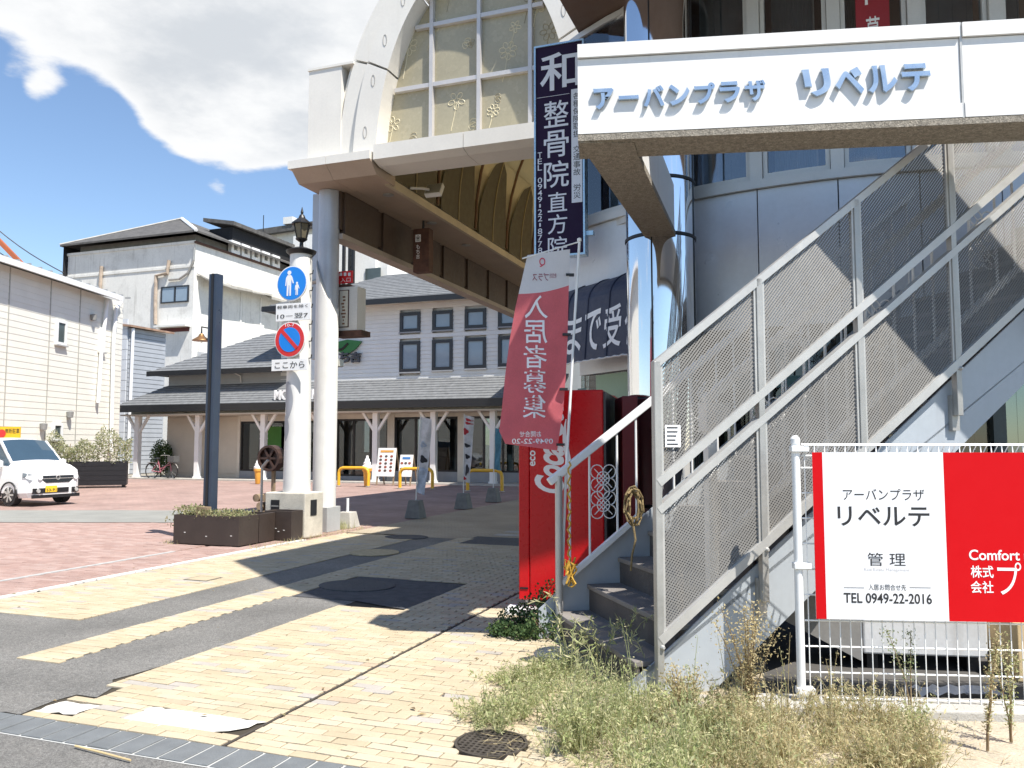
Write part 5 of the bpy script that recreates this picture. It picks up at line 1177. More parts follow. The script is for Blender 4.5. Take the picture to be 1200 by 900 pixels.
cwht = mat('flag_white', (.66, .66, .68), .8, var=.25, vs=7, trans=.2); cred = mat('flag_red', (.45, .03, .04), .8, trans=.2); cteal = mat('flag_teal', (.10, .26, .36), .8, var=.3, vs=8, trans=.2); cblk = mat('flag_black', (.03, .03, .035), .8); cblue = mat('flag_pale', (.45, .52, .62), .8, var=.35, vs=9, trans=.2)
small_flag(487, 607, 493, 487, 15, 575, [cwht, cwht, cblue], 'white small flag nearest the street on a concrete foot', 1, ((.5, .35, .25, .04, cblue), (.5, .55, .3, .05, cblk), (.5, .7, .25, .04, cblue)))
small_flag(543, 596, 544, 485, 12, 562, [cwht], 'white and red small flag with black blotches on a concrete foot', 2, ((.5, .06, .42, .02, cred), (.5, .11, .42, .018, cred), (.3, .24, .28, .05, cred), (.4, .45, .3, .03, cblk), (.35, .62, .28, .035, cblk), (.5, .82, .3, .08, cblk), (.3, .95, .28, .025, cred)))
small_flag(578, 588, 580, 500, 8, 548, [cteal], 'narrow teal small flag on a concrete foot by the red machine', 3)
def aboard(px0, px1, pyb, pyt, label, rows):
    a = GF.py(px0, pyb, 26.3); b = GF.py(px1, pyb, 26.3); z1 = GF.py(px0, pyt, 26.3)[2]; t = thing('menu_board', label, 'menu board', GF, ((a[0] + b[0]) / 2, 26.3, 0), 'folding boards before the shop door')
    def lean(mb): mb.v = [(x, y + (z / z1) * .22, z) for x, y, z in mb.v]; return mb
    part(lean(MB().box(a[0], 26.28, .32, b[0], 26.31, z1)), 'panel', m_wclean, t)
    for x in (a[0] + .03, b[0] - .03): part(lean(MB().box(x - .025, 26.31, 0, x + .025, 26.345, z1)), 'leg', m_wood, t)
    for x in (a[0] + .03, b[0] - .03): m = MB(); m.bar((x, 26.9, 0), (x, 26.56, z1 - .05), .04, .03); part(m, 'back_leg', m_wood, t)
    part(lean(MB().box(a[0] + .1, 26.272, z1 - .16, b[0] - .1, 26.278, z1 - .08)), 'heading', mat('heading', (.6, .3, .06), .5) if rows > 2 else mat('heading_blue', (.05, .2, .5), .5), t)
    for r_ in range(rows):
        for c_ in range(3):
            x = a[0] + (b[0] - a[0]) * (.18 + .3 * c_); z = z1 - .3 - r_ * (z1 - .7) / rows
            m = MB().xz([(x + .06 * math.cos(k * .7), z + .045 * math.sin(k * .7)) for k in range(9)], 26.272, 26.278); part(lean(m), 'picture', mat('dish', (.08, .07, .06), .5) if (r_ + c_) % 2 else mat('dish_red', (.3, .08, .05), .5), t)
aboard(440, 461, 566, 525, 'tall white folding menu board with rows of dish pictures', 5); aboard(466, 481, 565, 533, 'smaller white folding board right of the tall menu board', 2)
def cone(px, py, top, label):
    q = GF.g(px, py); h = GF.py(px, top, q[1])[2]; t = thing('cone_model', label, 'cone model', GF, (q[0], q[1], 0), 'soft-serve cone models'); r = h * .15
    part(MB().lathe([(r * .55, 0), (r * .62, .02), (r * .85, h * .48), (r * 1.05, h * .50), (r * 1.1, h * .58), (r * .9, h * .6)], (q[0], q[1], 0), 18), 'waffle_cone', mat('waffle', (.72, .36, .06), .5, var=.1, vs=20), t, smooth=True)
    pf = [(r * 1.0, h * .58)]
    for k in range(4): rr_ = r * (1.1 - .27 * k); z = h * (.62 + k * .1); pf += [(rr_, z), (rr_ * .98, z + h * .05), (rr_ * .72, z + h * .085)]
    pf += [(r * .02, h)]; part(MB().lathe(pf, (q[0], q[1], 0), 18), 'soft_serve', m_wclean, t, smooth=True)
cone(430, 570, 534, 'tall soft-serve cone model in front of the shop post'); cone(302, 567, 537, 'soft-serve cone model half hidden by the wooden wheel')
# planter boxes
def pbox(u0, u1, v0, v1, h, label):
    t = thing('planter_box', label, 'planter', GF, ((u0 + u1) / 2, (v0 + v1) / 2, 0), 'dark planter boxes by the lamp pillar'); mp = mat('planter_dark', (.045, .032, .026), .55, var=.15, vs=5, grime=.2, dirt=(.12, .10, .08))
    w = .03
    part(MB().box(u0, v0, .015, u1, v0 + w, h), 'side_board', mp, t, bevel=.004); part(MB().box(u0, v1 - w, .015, u1, v1, h), 'side_board', mp, t, bevel=.004)
    part(MB().box(u0, v0 + w + .001, .015, u0 + w, v1 - w - .001, h), 'end_board', mp, t, bevel=.004); part(MB().box(u1 - w, v0 + w + .001, .015, u1, v1 - w - .001, h), 'end_board', mp, t, bevel=.004)
    part(MB().box(u0 + w, v0 + w, .02, u1 - w, v1 - w, h - .07), 'soil', mat('soil', (.06, .045, .03), .95, var=.3, vs=20, bump=1, bs=60), t)
    for x, z in ((u0 + .2, h * .4), ((u0 + u1) / 2, h * .3), (u1 - .15, h * .35)): part(MB().box(x, v0 - .003, z, x + .03, v0 - .001, z + .012), 'screw_mark', m_post, t)
    return t
pbox(-8.98, -7.79, 9.87, 10.32, .44, 'widest planter box with creeping plants at the dark pole'); pbox(-8.5, -7.79, 10.34, 10.72, .44, 'middle empty dark planter box beside the widest one'); pbox(-8.0, -7.50, 10.74, 11.04, .46, 'narrow dark planter box against the lamp pillar base')
t = thing('creeping_plant', 'small-leaved creeping plant spilling over the widest planter box', 'plant', GF, (-8.4, 10.1, .37)); m = MB()
for _ in range(1500):
    x, y = random.uniform(-9.0, -7.8), random.uniform(9.86, 10.32); m.leaf((x, y, .38 + random.random() * .13 + (.05 if x < -8.6 else 0)), random.uniform(.025, .05), .6, .5)
for _ in range(90): x = random.uniform(-9.15, -8.95); m.leaf((x, random.uniform(9.85, 10.3), random.uniform(.25, .5)), .05, .5)
part(m, 'foliage', straw('creeper', [(.20, .24, .10), (.32, .34, .16), (.42, .40, .22), (.26, .22, .12)]), t, kind='stuff'); part(MB().tube([(-9.0, 10.1, .4), (-8.4, 10.05, .43), (-7.85, 10.1, .4)], .008, 5), 'runner', m_wood, t)
# dark pole with its hooded lamp
pu_ = Ux(246, 10.2, 590); t = thing('lamp_pole', 'slender dark navy square pole with a small hooded lamp', 'lamp pole', GF, (pu_, 10.2, .37)); zt = GF.py(250, 322, 10.2)[2]
part(MB().box(pu_ - .075, 10.13, .36, pu_ + .075, 10.28, zt), 'shaft', m_navy, t, bevel=.006); part(MB().box(pu_ - .02, 10.118, .37, pu_ + .02, 10.129, zt), 'groove', m_black, t); part(MB().box(pu_ - .1, 10.02, .37, pu_ + .1, 10.115, .55), 'wood_block', m_wood, t)
lz = GF.py(236, 398, 10.2)[2]; lx = Ux(236, 10.2, 398)
part(MB().tube([(pu_ - .075, 10.2, lz + .03), (pu_ - .1, 10.2, lz + .17), (lx, 10.2, lz + .20), (lx, 10.2, lz + .1)], .012, 8), 'arm', m_black, t)
part(MB().lathe([(.14, 0), (.135, .015), (.05, .07), (.03, .11), (.0, .12)], (lx, 10.2, lz - .02), 20), 'shade', mat('copper', (.32, .17, .07), .4, .6, var=.2, vs=20), t, smooth=True); part(MB().lathe([(0, -.05), (.03, -.03), (.03, .02)], (lx, 10.2, lz), 12), 'bulb', mat('bulb', (.8, .78, .7), .3), t)
# lamp pillar on its concrete base
LU = Ux(348, 11.36, 560); LV = 11.36
t = thing('lamp_pillar', 'white round street-lamp pillar with grey wave pattern on a concrete base', 'lamp pillar', GF, (LU, LV, 0)); zp = GF.py(352, 298, LV)[2]
part(MB().box(LU - .42, 11.1, 0, LU + .34, 11.62, .72), 'base_block', mat('old_concrete', (.58, .54, .46), .9, var=.2, vs=4, bump=.8, bs=70, grime=.6, dirt=(.30, .26, .20)), t, bevel=.02)
part(MB().lathe([(.22, .72), (.21, 1.6), (.19, 3.0), (.18, zp)], (LU, LV, 0), 40), 'pillar', m_post, t, smooth=True)
for cx, cz, w, h in ((-75, 2.20, 34, .62), (-85, 1.75, 26, .42)):
    m = MB(); n = 16
    def cyl(a, z): r = .213 - .012 * max(0, z - 1.6) + .003; return (LU + r * math.cos(R(a - 35)), LV + r * math.sin(R(a - 35)), z)
    for i in range(n):
        f = lambda s_: (cz - h / 2 + h * s_, cx - w * math.sin(s_ * math.pi * .55) ** 1.0 * (1 - .2 * s_), cx + w * .1 + w * .8 * math.sin(s_ * math.pi) ** .8)
        z0, a0, b0 = f(i / n); z1, a1, b1 = f((i + 1) / n); 
        for k in range(5):
            g0, g1 = k / 5, (k + 1) / 5; m.add([cyl(a0 + (b0 - a0) * g0, z0), cyl(a0 + (b0 - a0) * g1, z0), cyl(a1 + (b1 - a1) * g1, z1), cyl(a1 + (b1 - a1) * g0, z1)], [(0, 1, 2, 3)])
    part(m, 'wave_decal', mat('decal_grey', (.33, .34, .37), .5), t, smooth=True)
part(MB().lathe([(.20, zp - .02), (.24, zp + .02), (.25, zp + .05), (.12, zp + .10), (.05, zp + .12)], (LU, LV, 0), 24), 'cap', m_black, t, smooth=True)
L0 = zp + .10; lam = part(MB().lathe([(.035, L0), (.03, L0 + .10), (.09, L0 + .14), (.10, L0 + .16)], (LU, LV, 0), 12), 'lantern_stem', m_black, t)
part(MB().lathe([(.085, L0 + .16), (.135, L0 + .40)], (LU, LV, 0), 6), 'lantern_glass', mat('lantern_glass', (.14, .12, .08), .2, var=.2), t)
for i in range(6): a = i * math.pi / 3; part(MB().tube([(LU + .087 * math.cos(a), LV + .087 * math.sin(a), L0 + .16), (LU + .138 * math.cos(a), LV + .138 * math.sin(a), L0 + .40)], .010, 5), 'lantern_bar', m_black, lam)
part(MB().lathe([(.17, L0 + .40), (.17, L0 + .42), (.06, L0 + .51), (.04, L0 + .56), (.018, L0 + .58), (.025, L0 + .61), (.004, L0 + .70)], (LU, LV, 0), 12), 'lantern_roof', m_black, lam)
for k in range(9): z = 2.9 + k * .28; m = MB().tube([(LU + .15, LV, z), (LU + .24, LV - .02, z), (LU + .25, LV - .02, z + .06)], .01, 6); part(m, 'step_bolt', m_black, t) if z < zp else None
pq = part(MB().box(LU - .30, 11.092, .40, LU - .14, 11.099, .60), 'plaque', m_black, t); 
for i in range(6): part(MB().box(LU - .285 + i * .023, 11.089, .49, LU - .27 + i * .023, 11.0915, .515), 'plaque_mark', m_steel, pq)
part(MB().box(LU + .341, 11.25, .35, LU + .348, 11.42, .60), 'socket_plate', m_black, t)
# road signs on the pillar, each on its own
sv_ = LV - .26
def disc(u, z, r, y0, y1, n=36): return MB().xz([(u + r * math.cos(i * 2 * math.pi / n), z + r * math.sin(i * 2 * math.pi / n)) for i in range(n)], y0, y1)
m_sb = mat('sign_blue', (.01, .22, .72), .35, var=.02); m_sr = mat('sign_red', (.62, .03, .03), .35, var=.02)
a = GF.py(342, 332, sv_); rr = 21 * GF.w(a[0], sv_)[1] / F
t = thing('pedestrian_sign', 'round blue pedestrians-only sign with adult and child figures', 'road sign', GF, (a[0], sv_, a[2] - rr))
part(disc(a[0], a[2], rr, sv_, sv_ + .02), 'rim', m_wclean, t); part(disc(a[0], a[2], rr * .94, sv_ - .004, sv_ - .001), 'face', m_sb, t)
k = rr / 20.
def fig(cx, s, parent):
    P = lambda x, z: (a[0] + k * (cx + x * s), a[2] + k * (z * s))
    for shp in ([(-2.2, 9.5), (2.2, 9.5), (2.9, 8), (2.6, -1), (2.4, -14), (.6, -14.3), (.2, -2), (-.5, -2), (-1.2, -14.3), (-3.2, -14), (-2.9, 0), (-3.0, 8)], [(-2.6, 9), (-4.4, 6.5), (-5.2, -2.5), (-4.0, -2.8), (-3.1, 4)], [(2.6, 9), (4.2, 6.5), (6.0, 0.2), (5.0, -.6), (3.0, 4)]):
        part(MB().xz([P(*p) for p in shp], sv_ - .0075 + random.uniform(0, .0012), sv_ - .005), 'figure', m_whiteprint, parent)
    c = P(0, 12.2); part(disc(c[0], c[1], k * 2.5 * s, sv_ - .0085, sv_ - .005, 16), 'figure_head', m_whiteprint, parent)
fig(-3.2, 1.0, t); 
P_old = a; a = (a[0], a[1], a[2] - k * 6.5); fig(7.2, .52, t); a = P_old
part(MB().box(a[0] - .03, sv_ + .02, a[2] - .05, a[0] + .03, LV - .15, a[2] + .05), 'clamp', m_steel, t)
def plate(px0, py0, px1, py1, txts, label):
    A = GF.py(px0, py1, sv_); B = GF.py(px1, py0, sv_); t = thing('sign_plate', label, 'sign', GF, ((A[0] + B[0]) / 2, sv_, A[2])); part(MB().box(A[0], sv_, A[2], B[0], sv_ + .015, B[2]), 'plate', m_wclean, t, bevel=.003)
    for tx, x0, y0, x1, y1 in txts: p = GF.py(x0, y1, sv_); q = GF.py(x1, y0, sv_); letters(t, tx, p[0], p[2], q[0], q[2], sv_ - .004, m_blackprint, .005)
    part(MB().box((A[0] + B[0]) / 2 - .03, sv_ + .015, A[2] + .02, (A[0] + B[0]) / 2 + .03, LV - .15, B[2] - .02), 'clamp', m_steel, t)
plate(323, 354, 364, 377, [('軽車両を除く', 325, 356, 361, 362.5), ('10－翌7', 325, 366, 361, 374)], 'white time plate under the blue pedestrian sign')
plate(318, 420, 360, 435, [('ここから', 322, 423, 357, 432)], 'white plate with four hiragana under the no-parking sign')
a = GF.py(339.5, 398, sv_); rr = 21 * GF.w(a[0], sv_)[1] / F
t = thing('no_parking_sign', 'round blue no-parking sign with red ring and slash', 'road sign', GF, (a[0], sv_, a[2] - rr))
part(disc(a[0], a[2], rr, sv_, sv_ + .02), 'rim', m_wclean, t); part(disc(a[0], a[2], rr * .95, sv_ - .004, sv_ - .001), 'red_ring', m_sr, t); part(disc(a[0], a[2], rr * .70, sv_ - .008, sv_ - .005), 'blue_face', m_sb, t)
m = MB(); m.bar((a[0] - rr * .54, sv_ - .0105, a[2] + rr * .54), (a[0] + rr * .54, sv_ - .0105, a[2] - rr * .54), .003, rr * .22, (-1, 0, -1)); 
m = MB().xz([(a[0] - rr * .57, a[2] + rr * .42), (a[0] - rr * .42, a[2] + rr * .57), (a[0] + rr * .57, a[2] - rr * .42), (a[0] + rr * .42, a[2] - rr * .57)], sv_ - .012, sv_ - .009); part(m, 'slash', m_sr, t)
letters(t, '10-7', a[0] - rr * .3, a[2] + rr * .74, a[0] + rr * .3, a[2] + rr * .9, sv_ - .006, m_whiteprint, .005)
part(MB().box(a[0] - .03, sv_ + .02, a[2] - .05, a[0] + .03, LV - .15, a[2] + .05), 'clamp', m_steel, t)
# small signs bracketed off the arcade column
CV = 12.5
def U2(px, py): q = GF.py(px, py, CV); return q[0], q[2]
A = U2(390, 333); B = U2(413, 317); t = thing('red_sign', 'small red sign with two rows of white characters on the arcade column', 'sign', GF, (A[0], CV, A[1]))
part(MB().box(A[0], CV, A[1], B[0], CV + .03, B[1]), 'plate', m_redflat, t)
for i in range(4): p = U2(393 + i * 5, 323.5); part(MB().box(p[0], CV - .004, p[1], p[0] + .05, CV - .001, p[1] + .06), 'character', m_whiteprint, t)
letters(t, '入口', U2(399, 331)[0], U2(399, 331)[1], U2(411, 331)[0], U2(411, 325)[1], CV - .004, m_whiteprint, .005)
p = U2(392, 331); part(MB().box(p[0], CV - .004, p[1], p[0] + .06, CV - .001, p[1] + .07), 'character', m_whiteprint, t); part(MB().tube([(A[0] + .1, CV + .03, A[1] + .05), (-7.8, 12.3, A[1] + .05)], .015, 6), 'bracket', m_steel, t)
A = U2(396, 388); B = U2(419, 335); t = thing('lantern_box', 'rusty white lantern box with brushed characters beside the column', 'sign', GF, (A[0], CV, A[1]))
part(MB().box(A[0], CV, A[1], B[0], CV + .3, B[1]), 'box', mat('lantern_white', (.70, .66, .60), .5, var=.1, streak=.4, dirt=(.35, .16, .08)), t, bevel=.01)
part(MB().box(A[0] + .02, CV - .012, A[1] + .06, A[0] + .22, CV - .001, B[1] - .06), 'frame', m_rust, t); part(MB().box(A[0] + .035, CV - .018, A[1] + .075, A[0] + .205, CV - .013, B[1] - .075), 'panel', mat('paper', (.70, .64, .52), .7), t)
m = MB()
for i in range(9): m.box(A[0] + .09 + random.uniform(-.02, .02), CV - .021, A[1] + .11 + i * .06, A[0] + .14 + random.uniform(-.01, .03), CV - .0185, A[1] + .14 + i * .06)
part(m, 'brush_writing', mat('writing', (.22, .10, .05), .7), t, kind='stuff'); part(MB().box(A[0] + .02, CV, B[1] + .003, A[0] + .2, CV + .28, B[1] + .05), 'top_cap', m_rust, t); part(MB().box(A[0] - .08, CV - .02, A[1] - .10, B[0] + .1, CV + .3, A[1] - .003), 'lower_tray', m_rust, t)
part(MB().tube([(A[0] - .04, CV + .1, A[1] - .1), (A[0] - .04, CV + .1, B[1] + .1), (A[0] + .1, CV + .1, B[1] + .15)], .02, 8), 'bracket', m_rust, t)
A = U2(400, 425); t = thing('spot_lamp', 'small pale flood lamp low on the arcade column', 'light', GF, (-7.6, CV, A[1])); p = U2(390, 425); m = MB().box(p[0], CV - .1, p[1] - .08, p[0] + .16, CV + .1, p[1] + .06); part(m, 'housing', m_post, t, bevel=.02); part(MB().box(p[0] + .161, CV - .08, p[1] - .07, p[0] + .172, CV + .08, p[1] + .05), 'lens', mat('lens', (.5, .48, .42), .2), t)
# standpipe valve and concrete foot beside the column
q = GF.g(389, 606); t = thing('standpipe', 'red and white pipe valve at the foot of the arcade column', 'valve', GF, (q[0], q[1], 0)); part(MB().tube([(q[0], q[1], 0), (q[0], q[1], .62)], .035, 10), 'pipe', m_rust, t)
for z, mt in ((.62, m_post), (.48, m_redflat), (.34, m_post), (.22, m_redflat)): part(MB().lathe([(.03, 0), (.075, .03), (.075, .08), (.03, .11)], (q[0], q[1], z - .05), 12), 'coupling', mt, t)
part(MB().tube([(q[0], q[1], .22), (q[0] + .13, q[1] - .03, .20), (q[0] + .14, q[1] - .03, .1)], .035, 8), 'outlet', m_post, t)
q = GF.g(407, 618); t = thing('pipe_foot', 'grey concrete foot with a short white pipe beside the column', 'post base', GF, (q[0], q[1], 0)); s_ = .17
part(MB().add([(q[0] - s_, q[1] - s_, 0), (q[0] + s_, q[1] - s_, 0), (q[0] + s_, q[1] + s_, 0), (q[0] - s_, q[1] + s_, 0), (q[0] - s_ * .7, q[1] - s_ * .7, .28), (q[0] + s_ * .7, q[1] - s_ * .7, .28), (q[0] + s_ * .7, q[1] + s_ * .7, .28), (q[0] - s_ * .7, q[1] + s_ * .7, .28)], [(0, 3, 2, 1), (4, 5, 6, 7), (0, 1, 5, 4), (1, 2, 6, 5), (2, 3, 7, 6), (3, 0, 4, 7)]), 'foot', m_conc, t, bevel=.012); part(MB().tube([(q[0], q[1], .28), (q[0], q[1], .52)], .025, 10), 'pipe', m_wclean, t)
t = thing('grass_tuft', 'small green grass tuft between the column and the concrete foot', 'grass', GF, (-7.75, 12.75, 0)); m = MB()
for _ in range(160): x, y = -7.78 + random.gauss(0, .09), 12.62 + random.gauss(0, .1); m.blade((x, y, 0), (x + random.gauss(0, .06), y + random.gauss(0, .06), random.uniform(.06, .2)), .008)
part(m, 'blades', m_weed, t, kind='stuff')
# wooden wheel on a log stack
WU, WV = Ux(318, 12.6, 540), 12.6; wz = GF.py(318, 537, WV)[2]; t = thing('wooden_wheel', 'dark brown wooden water wheel on a stack of logs behind the planters', 'wheel', GF, (WU, WV, 0)); rw = .24
m = MB(); 
for k in range(16):
    a0 = k * math.pi / 8; m_ = [(WU + rw * math.cos(a0), wz + rw * math.sin(a0)), (WU + rw * math.cos(a0 + math.pi / 8), wz + rw * math.sin(a0 + math.pi / 8))]
    m.hexa([(m_[0][0], WV - .1, m_[0][1]), (m_[1][0], WV - .1, m_[1][1]), (m_[1][0], WV + .1, m_[1][1]), (m_[0][0], WV + .1, m_[0][1]), (WU + (m_[0][0] - WU) * .82, WV - .1, wz + (m_[0][1] - wz) * .82), (WU + (m_[1][0] - WU) * .82, WV - .1, wz + (m_[1][1] - wz) * .82), (WU + (m_[1][0] - WU) * .82, WV + .1, wz + (m_[1][1] - wz) * .82), (WU + (m_[0][0] - WU) * .82, WV + .1, wz + (m_[0][1] - wz) * .82)])
mwd = mat('wheel_brown', (.05, .025, .018), .6, var=.3, vs=12); part(m, 'rim', mwd, t)
part(disc(WU, wz, rw * .8, WV - .02, WV + .02, 20), 'web', mwd, t)
for k in range(6): a0 = k * math.pi / 3; m = MB(); m.bar((WU, WV - .06, wz), (WU + rw * .82 * math.cos(a0), WV - .06, wz + rw * .82 * math.sin(a0)), .04, .04, (0, 1, 0)); part(m, 'spoke', mwd, t)
for row in range(4):
    for cl in range(2 + (row % 2)): x = WU - .2 + cl * .2 + (0 if row % 2 else .08); part(MB().tube([(x, WV - .16, .08 + row * .145), (x, WV + .16, .08 + row * .145)], .072, 10), 'log', m_wood, t, smooth=True)
part(MB().box(WU - .03, WV + .05, .5, WU + .03, WV + .1, wz), 'stand', m_wood, t)
q = GF.g(306, 604); q = (Ux(306, 11.9, 600), 11.9); t = thing('steel_stake', 'thin grey steel stake with a bent arm behind the planters', 'post', GF, (q[0], q[1], 0)); z1 = GF.py(306, 546, 11.9)[2]
part(MB().tube([(q[0], q[1], 0), (q[0], q[1], z1)], .022, 8), 'stake', m_steel, t); part(MB().tube([(q[0], q[1], z1 - .02), (q[0] + .12, q[1], z1 + .1)], .025, 8), 'arm', m_steel, t)

# ------------------------------------------------------------------ buildings on the far side
LF = Frame(-math.atan((656 - 600) / F), -15.45, 32.0); LH = 7.15
lb = thing('siding_building', 'cream two-storey building with horizontal siding at the left edge', 'building', LF, (-4, -8, 0))
m_sid = mat('siding_cream', (.76, .74, .66), .6, var=.05, vs=1.5, streak=.10, dirt=(.42, .38, .30))
m = MB(); z = 0.15
while z < LH - .1:
    m.xz([(0, 0), (0, 0), (0, 0)], 0, 0) if False else None
    m.add([(0, -24, z), (.011, -24, z), (.004, -24, z + .205), (0, -24, z + .205), (0, 0, z), (.011, 0, z), (.004, 0, z + .205), (0, 0, z + .205)], [(0, 1, 2, 3), (4, 7, 6, 5), (1, 5, 6, 2), (0, 4, 5, 1), (3, 2, 6, 7)]); z += .21
part(m, 'siding', m_sid, lb, kind='stuff')
part(MB().box(-8, -24, 0, -.002, 0, LH - .12), 'core', m_sid, lb)
for px in (8, 57, 92): y = LF.px(px, 400, 0)[1]; part(MB().box(.0, y - .02, .15, .024, y + .02, LH - .1), 'joint_strip', mat('joint_grey', (.40, .39, .35), .6), lb)
part(MB().hexa([(-8.3, -24.2, LH + 1.3), (.42, -24.2, LH - .08), (.42, -.9, LH - .08), (-8.3, -.9, LH + 1.3), (-8.3, -24.2, LH + 1.4), (.42, -24.2, LH + .02), (.42, -.9, LH + .02), (-8.3, -.9, LH + 1.4)]), 'roof', mat('roof_grey', (.40, .38, .36), .6, var=.2), lb)
part(MB().box(.425, -24.2, LH - .16, .50, -.9, LH + .03), 'eave_gutter', m_wclean, lb)
y = -24
for k in range(44):
    y = -23.9 + k * .55; part(MB().box(.2, y, LH + .06, .4, y + .06, LH + .12), 'snow_guard', m_steel, lb)
def lwin(x0, y0, x1, y1, label=None):
    A = LF.px(x0, y1, 0); B = LF.px(x1, y0, 0); w = part(MB().box(.0, A[1], A[2], .07, A[1] + .09, B[2]).box(.0, B[1] - .09, A[2], .07, B[1], B[2]).box(0, A[1] + .09, A[2], .07, B[1] - .09, A[2] + .09).box(0, A[1] + .09, B[2] - .09, .07, B[1] - .09, B[2]), 'window', m_wclean, lb)
    part(MB().box(.025, A[1] + .09, A[2] + .09, .035, B[1] - .09, B[2] - .09), 'pane', mat('pane_dark', (.08, .10, .10), .1), w); part(MB().box(0, A[1] - .04, A[2] - .05, .12, B[1] + .04, A[2] - .002), 'sill', m_alu, w)
lwin(64, 377, 77, 403); lwin(60, 496, 72, 516); lwin(115, 385, 122, 412)
for pts in ([(126, 352), (125, 360), (119, 410), (115, 472)], [(142, 354), (136, 362), (133, 400), (130, 530)]):
    part(MB().tube([(.12, LF.px(a, b, .12)[1], LF.px(a, b, .12)[2]) for a, b in pts], .07, 8), 'downpipe', m_wclean, lb)
for a, b in ((110, 372), (82, 486), (51, 500)): q = LF.px(a, b, .1); part(MB().lathe([(.0, -.12), (.1, -.1), (.12, .1), (.0, .14)], (.1, q[1], q[2]), 10), 'vent_hood', mat('hood_grey', (.25, .25, .24), .5), lb)
# grey shed behind
SH = 7.3; gs_ = thing('grey_shed', 'light grey corrugated shed between the cream building and the stained block', 'building', GF, (-33, 33, 0))
m_cor = mat('corrugated_grey', (.40, .42, .45), .5, .1, var=.08)
part(MB().box(-36, 31.7, 0, -32.05, 34.2, SH), 'core', m_cor, gs_)
m = MB(); z = 0
while z < SH - .1: m.box(-32.05, 31.7, z, -32.0, 34.2, z + .2); z += .23
part(m, 'siding', m_cor, gs_, kind='stuff')
m = MB(); z = 0
while z < SH: m.box(-36, 31.62, z, -32.05, 31.69, z + .5); z += .52
part(m, 'front_cladding', mat('shed_pale', (.60, .62, .64), .5, var=.06), gs_, kind='stuff')
part(MB().hexa([(-36, 31.5, SH + .6), (-31.7, 31.5, SH + .05), (-31.7, 34.5, SH + .05), (-36, 34.5, SH + .6), (-36, 31.5, SH + .7), (-31.7, 31.5, SH + .15), (-31.7, 34.5, SH + .15), (-36, 34.5, SH + .7)]), 'roof', mat('shed_roof', (.35, .22, .15), .7, var=.4, vs=3), gs_)
part(MB().tube([(-31.85, 31.8, SH), (-31.9, 31.8, 0)], .08, 8), 'downpipe', m_wclean, gs_)
# stained white block
BU, BV, BZ = -35.4, 40.0, 13.96
bb = thing('stained_building', 'large weather-stained white block with dark hipped roof beyond the shop', 'building', GF, (-41, 45, 0))
m_st = mat('stained_white', (.72, .71, .67), .8, var=.1, vs=.5, streak=.75, grime=.35, dirt=(.27, .25, .22))
m_st2 = mat('stained_white_side', (.76, .75, .72), .8, var=.1, vs=.6, streak=.45, dirt=(.30, .27, .24))
BL = GF.py(80, 300, BV)[0]
part(MB().box(BL, BV, 0, BU, BV + 13, BZ), 'wall', m_st, bb)
part(MB().box(BL - .05, BV - .05, GF.py(150, 319, BV)[2] - .05, BU + .05, BV - .002, GF.py(150, 319, BV)[2] + .1), 'string_course', m_st, bb)
part(MB().box(BL - .05, BV - .06, BZ - .05, BU + .08, BV - .002, BZ + .12), 'coping', m_st, bb); part(MB().box(BU + .002, BV - .06, BZ - .05, BU + .12, BV + 13, BZ + .08), 'coping', m_rust, bb)
part(MB().box(BL - .1, BV - .3, 8, BL - .052, BV + 1, BZ + .6), 'corner_flashing', m_dark, bb)
A = GF.py(189, 356, BV); B = GF.py(222, 334, BV)
w = part(MB().box(A[0], BV - .08, A[2], A[0] + .08, BV, B[2]).box(B[0] - .08, BV - .08, A[2], B[0], BV, B[2]).box(A[0] + .08, BV - .08, A[2], B[0] - .08, BV, A[2] + .08).box(A[0] + .08, BV - .08, B[2] - .08, B[0] - .08, BV, B[2]).box((A[0] + B[0]) / 2 - .04, BV - .07, A[2] + .08, (A[0] + B[0]) / 2 + .04, BV, B[2] - .08), 'window', mat('frame_dark', (.025, .028, .035), .4), bb)
for k in range(2): x = A[0] + .08 + k * (B[0] - A[0]) / 2; part(MB().box(x, BV - .04, A[2] + .08, x + (B[0] - A[0]) / 2 - .12, BV - .03, B[2] - .08), 'pane', mat('pane_blue', (.26, .33, .40), .08, var=.06, spec=.8), w)
A = GF.py(188, 390, BV); B = GF.py(222, 383, BV); part(MB().box(A[0], BV - .02, A[2], B[0], BV + .0, B[2]), 'rust_opening', mat('rust_dark', (.10, .02, .02), .7), bb); part(MB().box(A[0] - .1, BV - .5, B[2], B[0] + .1, BV - .003, B[2] + .12), 'small_canopy', m_st, bb)
for pts in ([(198, 305), (196, 320), (183, 323), (182, 350), (182, 380)], [(119, 312), (118, 325), (117, 345)]): part(MB().tube([(GF.py(a, b, BV - .15)[0], BV - .15, GF.py(a, b, BV - .15)[2]) for a, b in pts], .11, 8), 'vent_pipe', mat('pipe_rusty', (.45, .36, .28), .7, var=.3, vs=3), bb)
part(MB().tube([(GF.py(a, b, BV - .1)[0], BV - .1, GF.py(a, b, BV - .1)[2]) for a, b in [(228, 290), (227, 305), (220, 320), (210, 327), (198, 328)]], .07, 6), 'loose_cable', m_steel, bb)
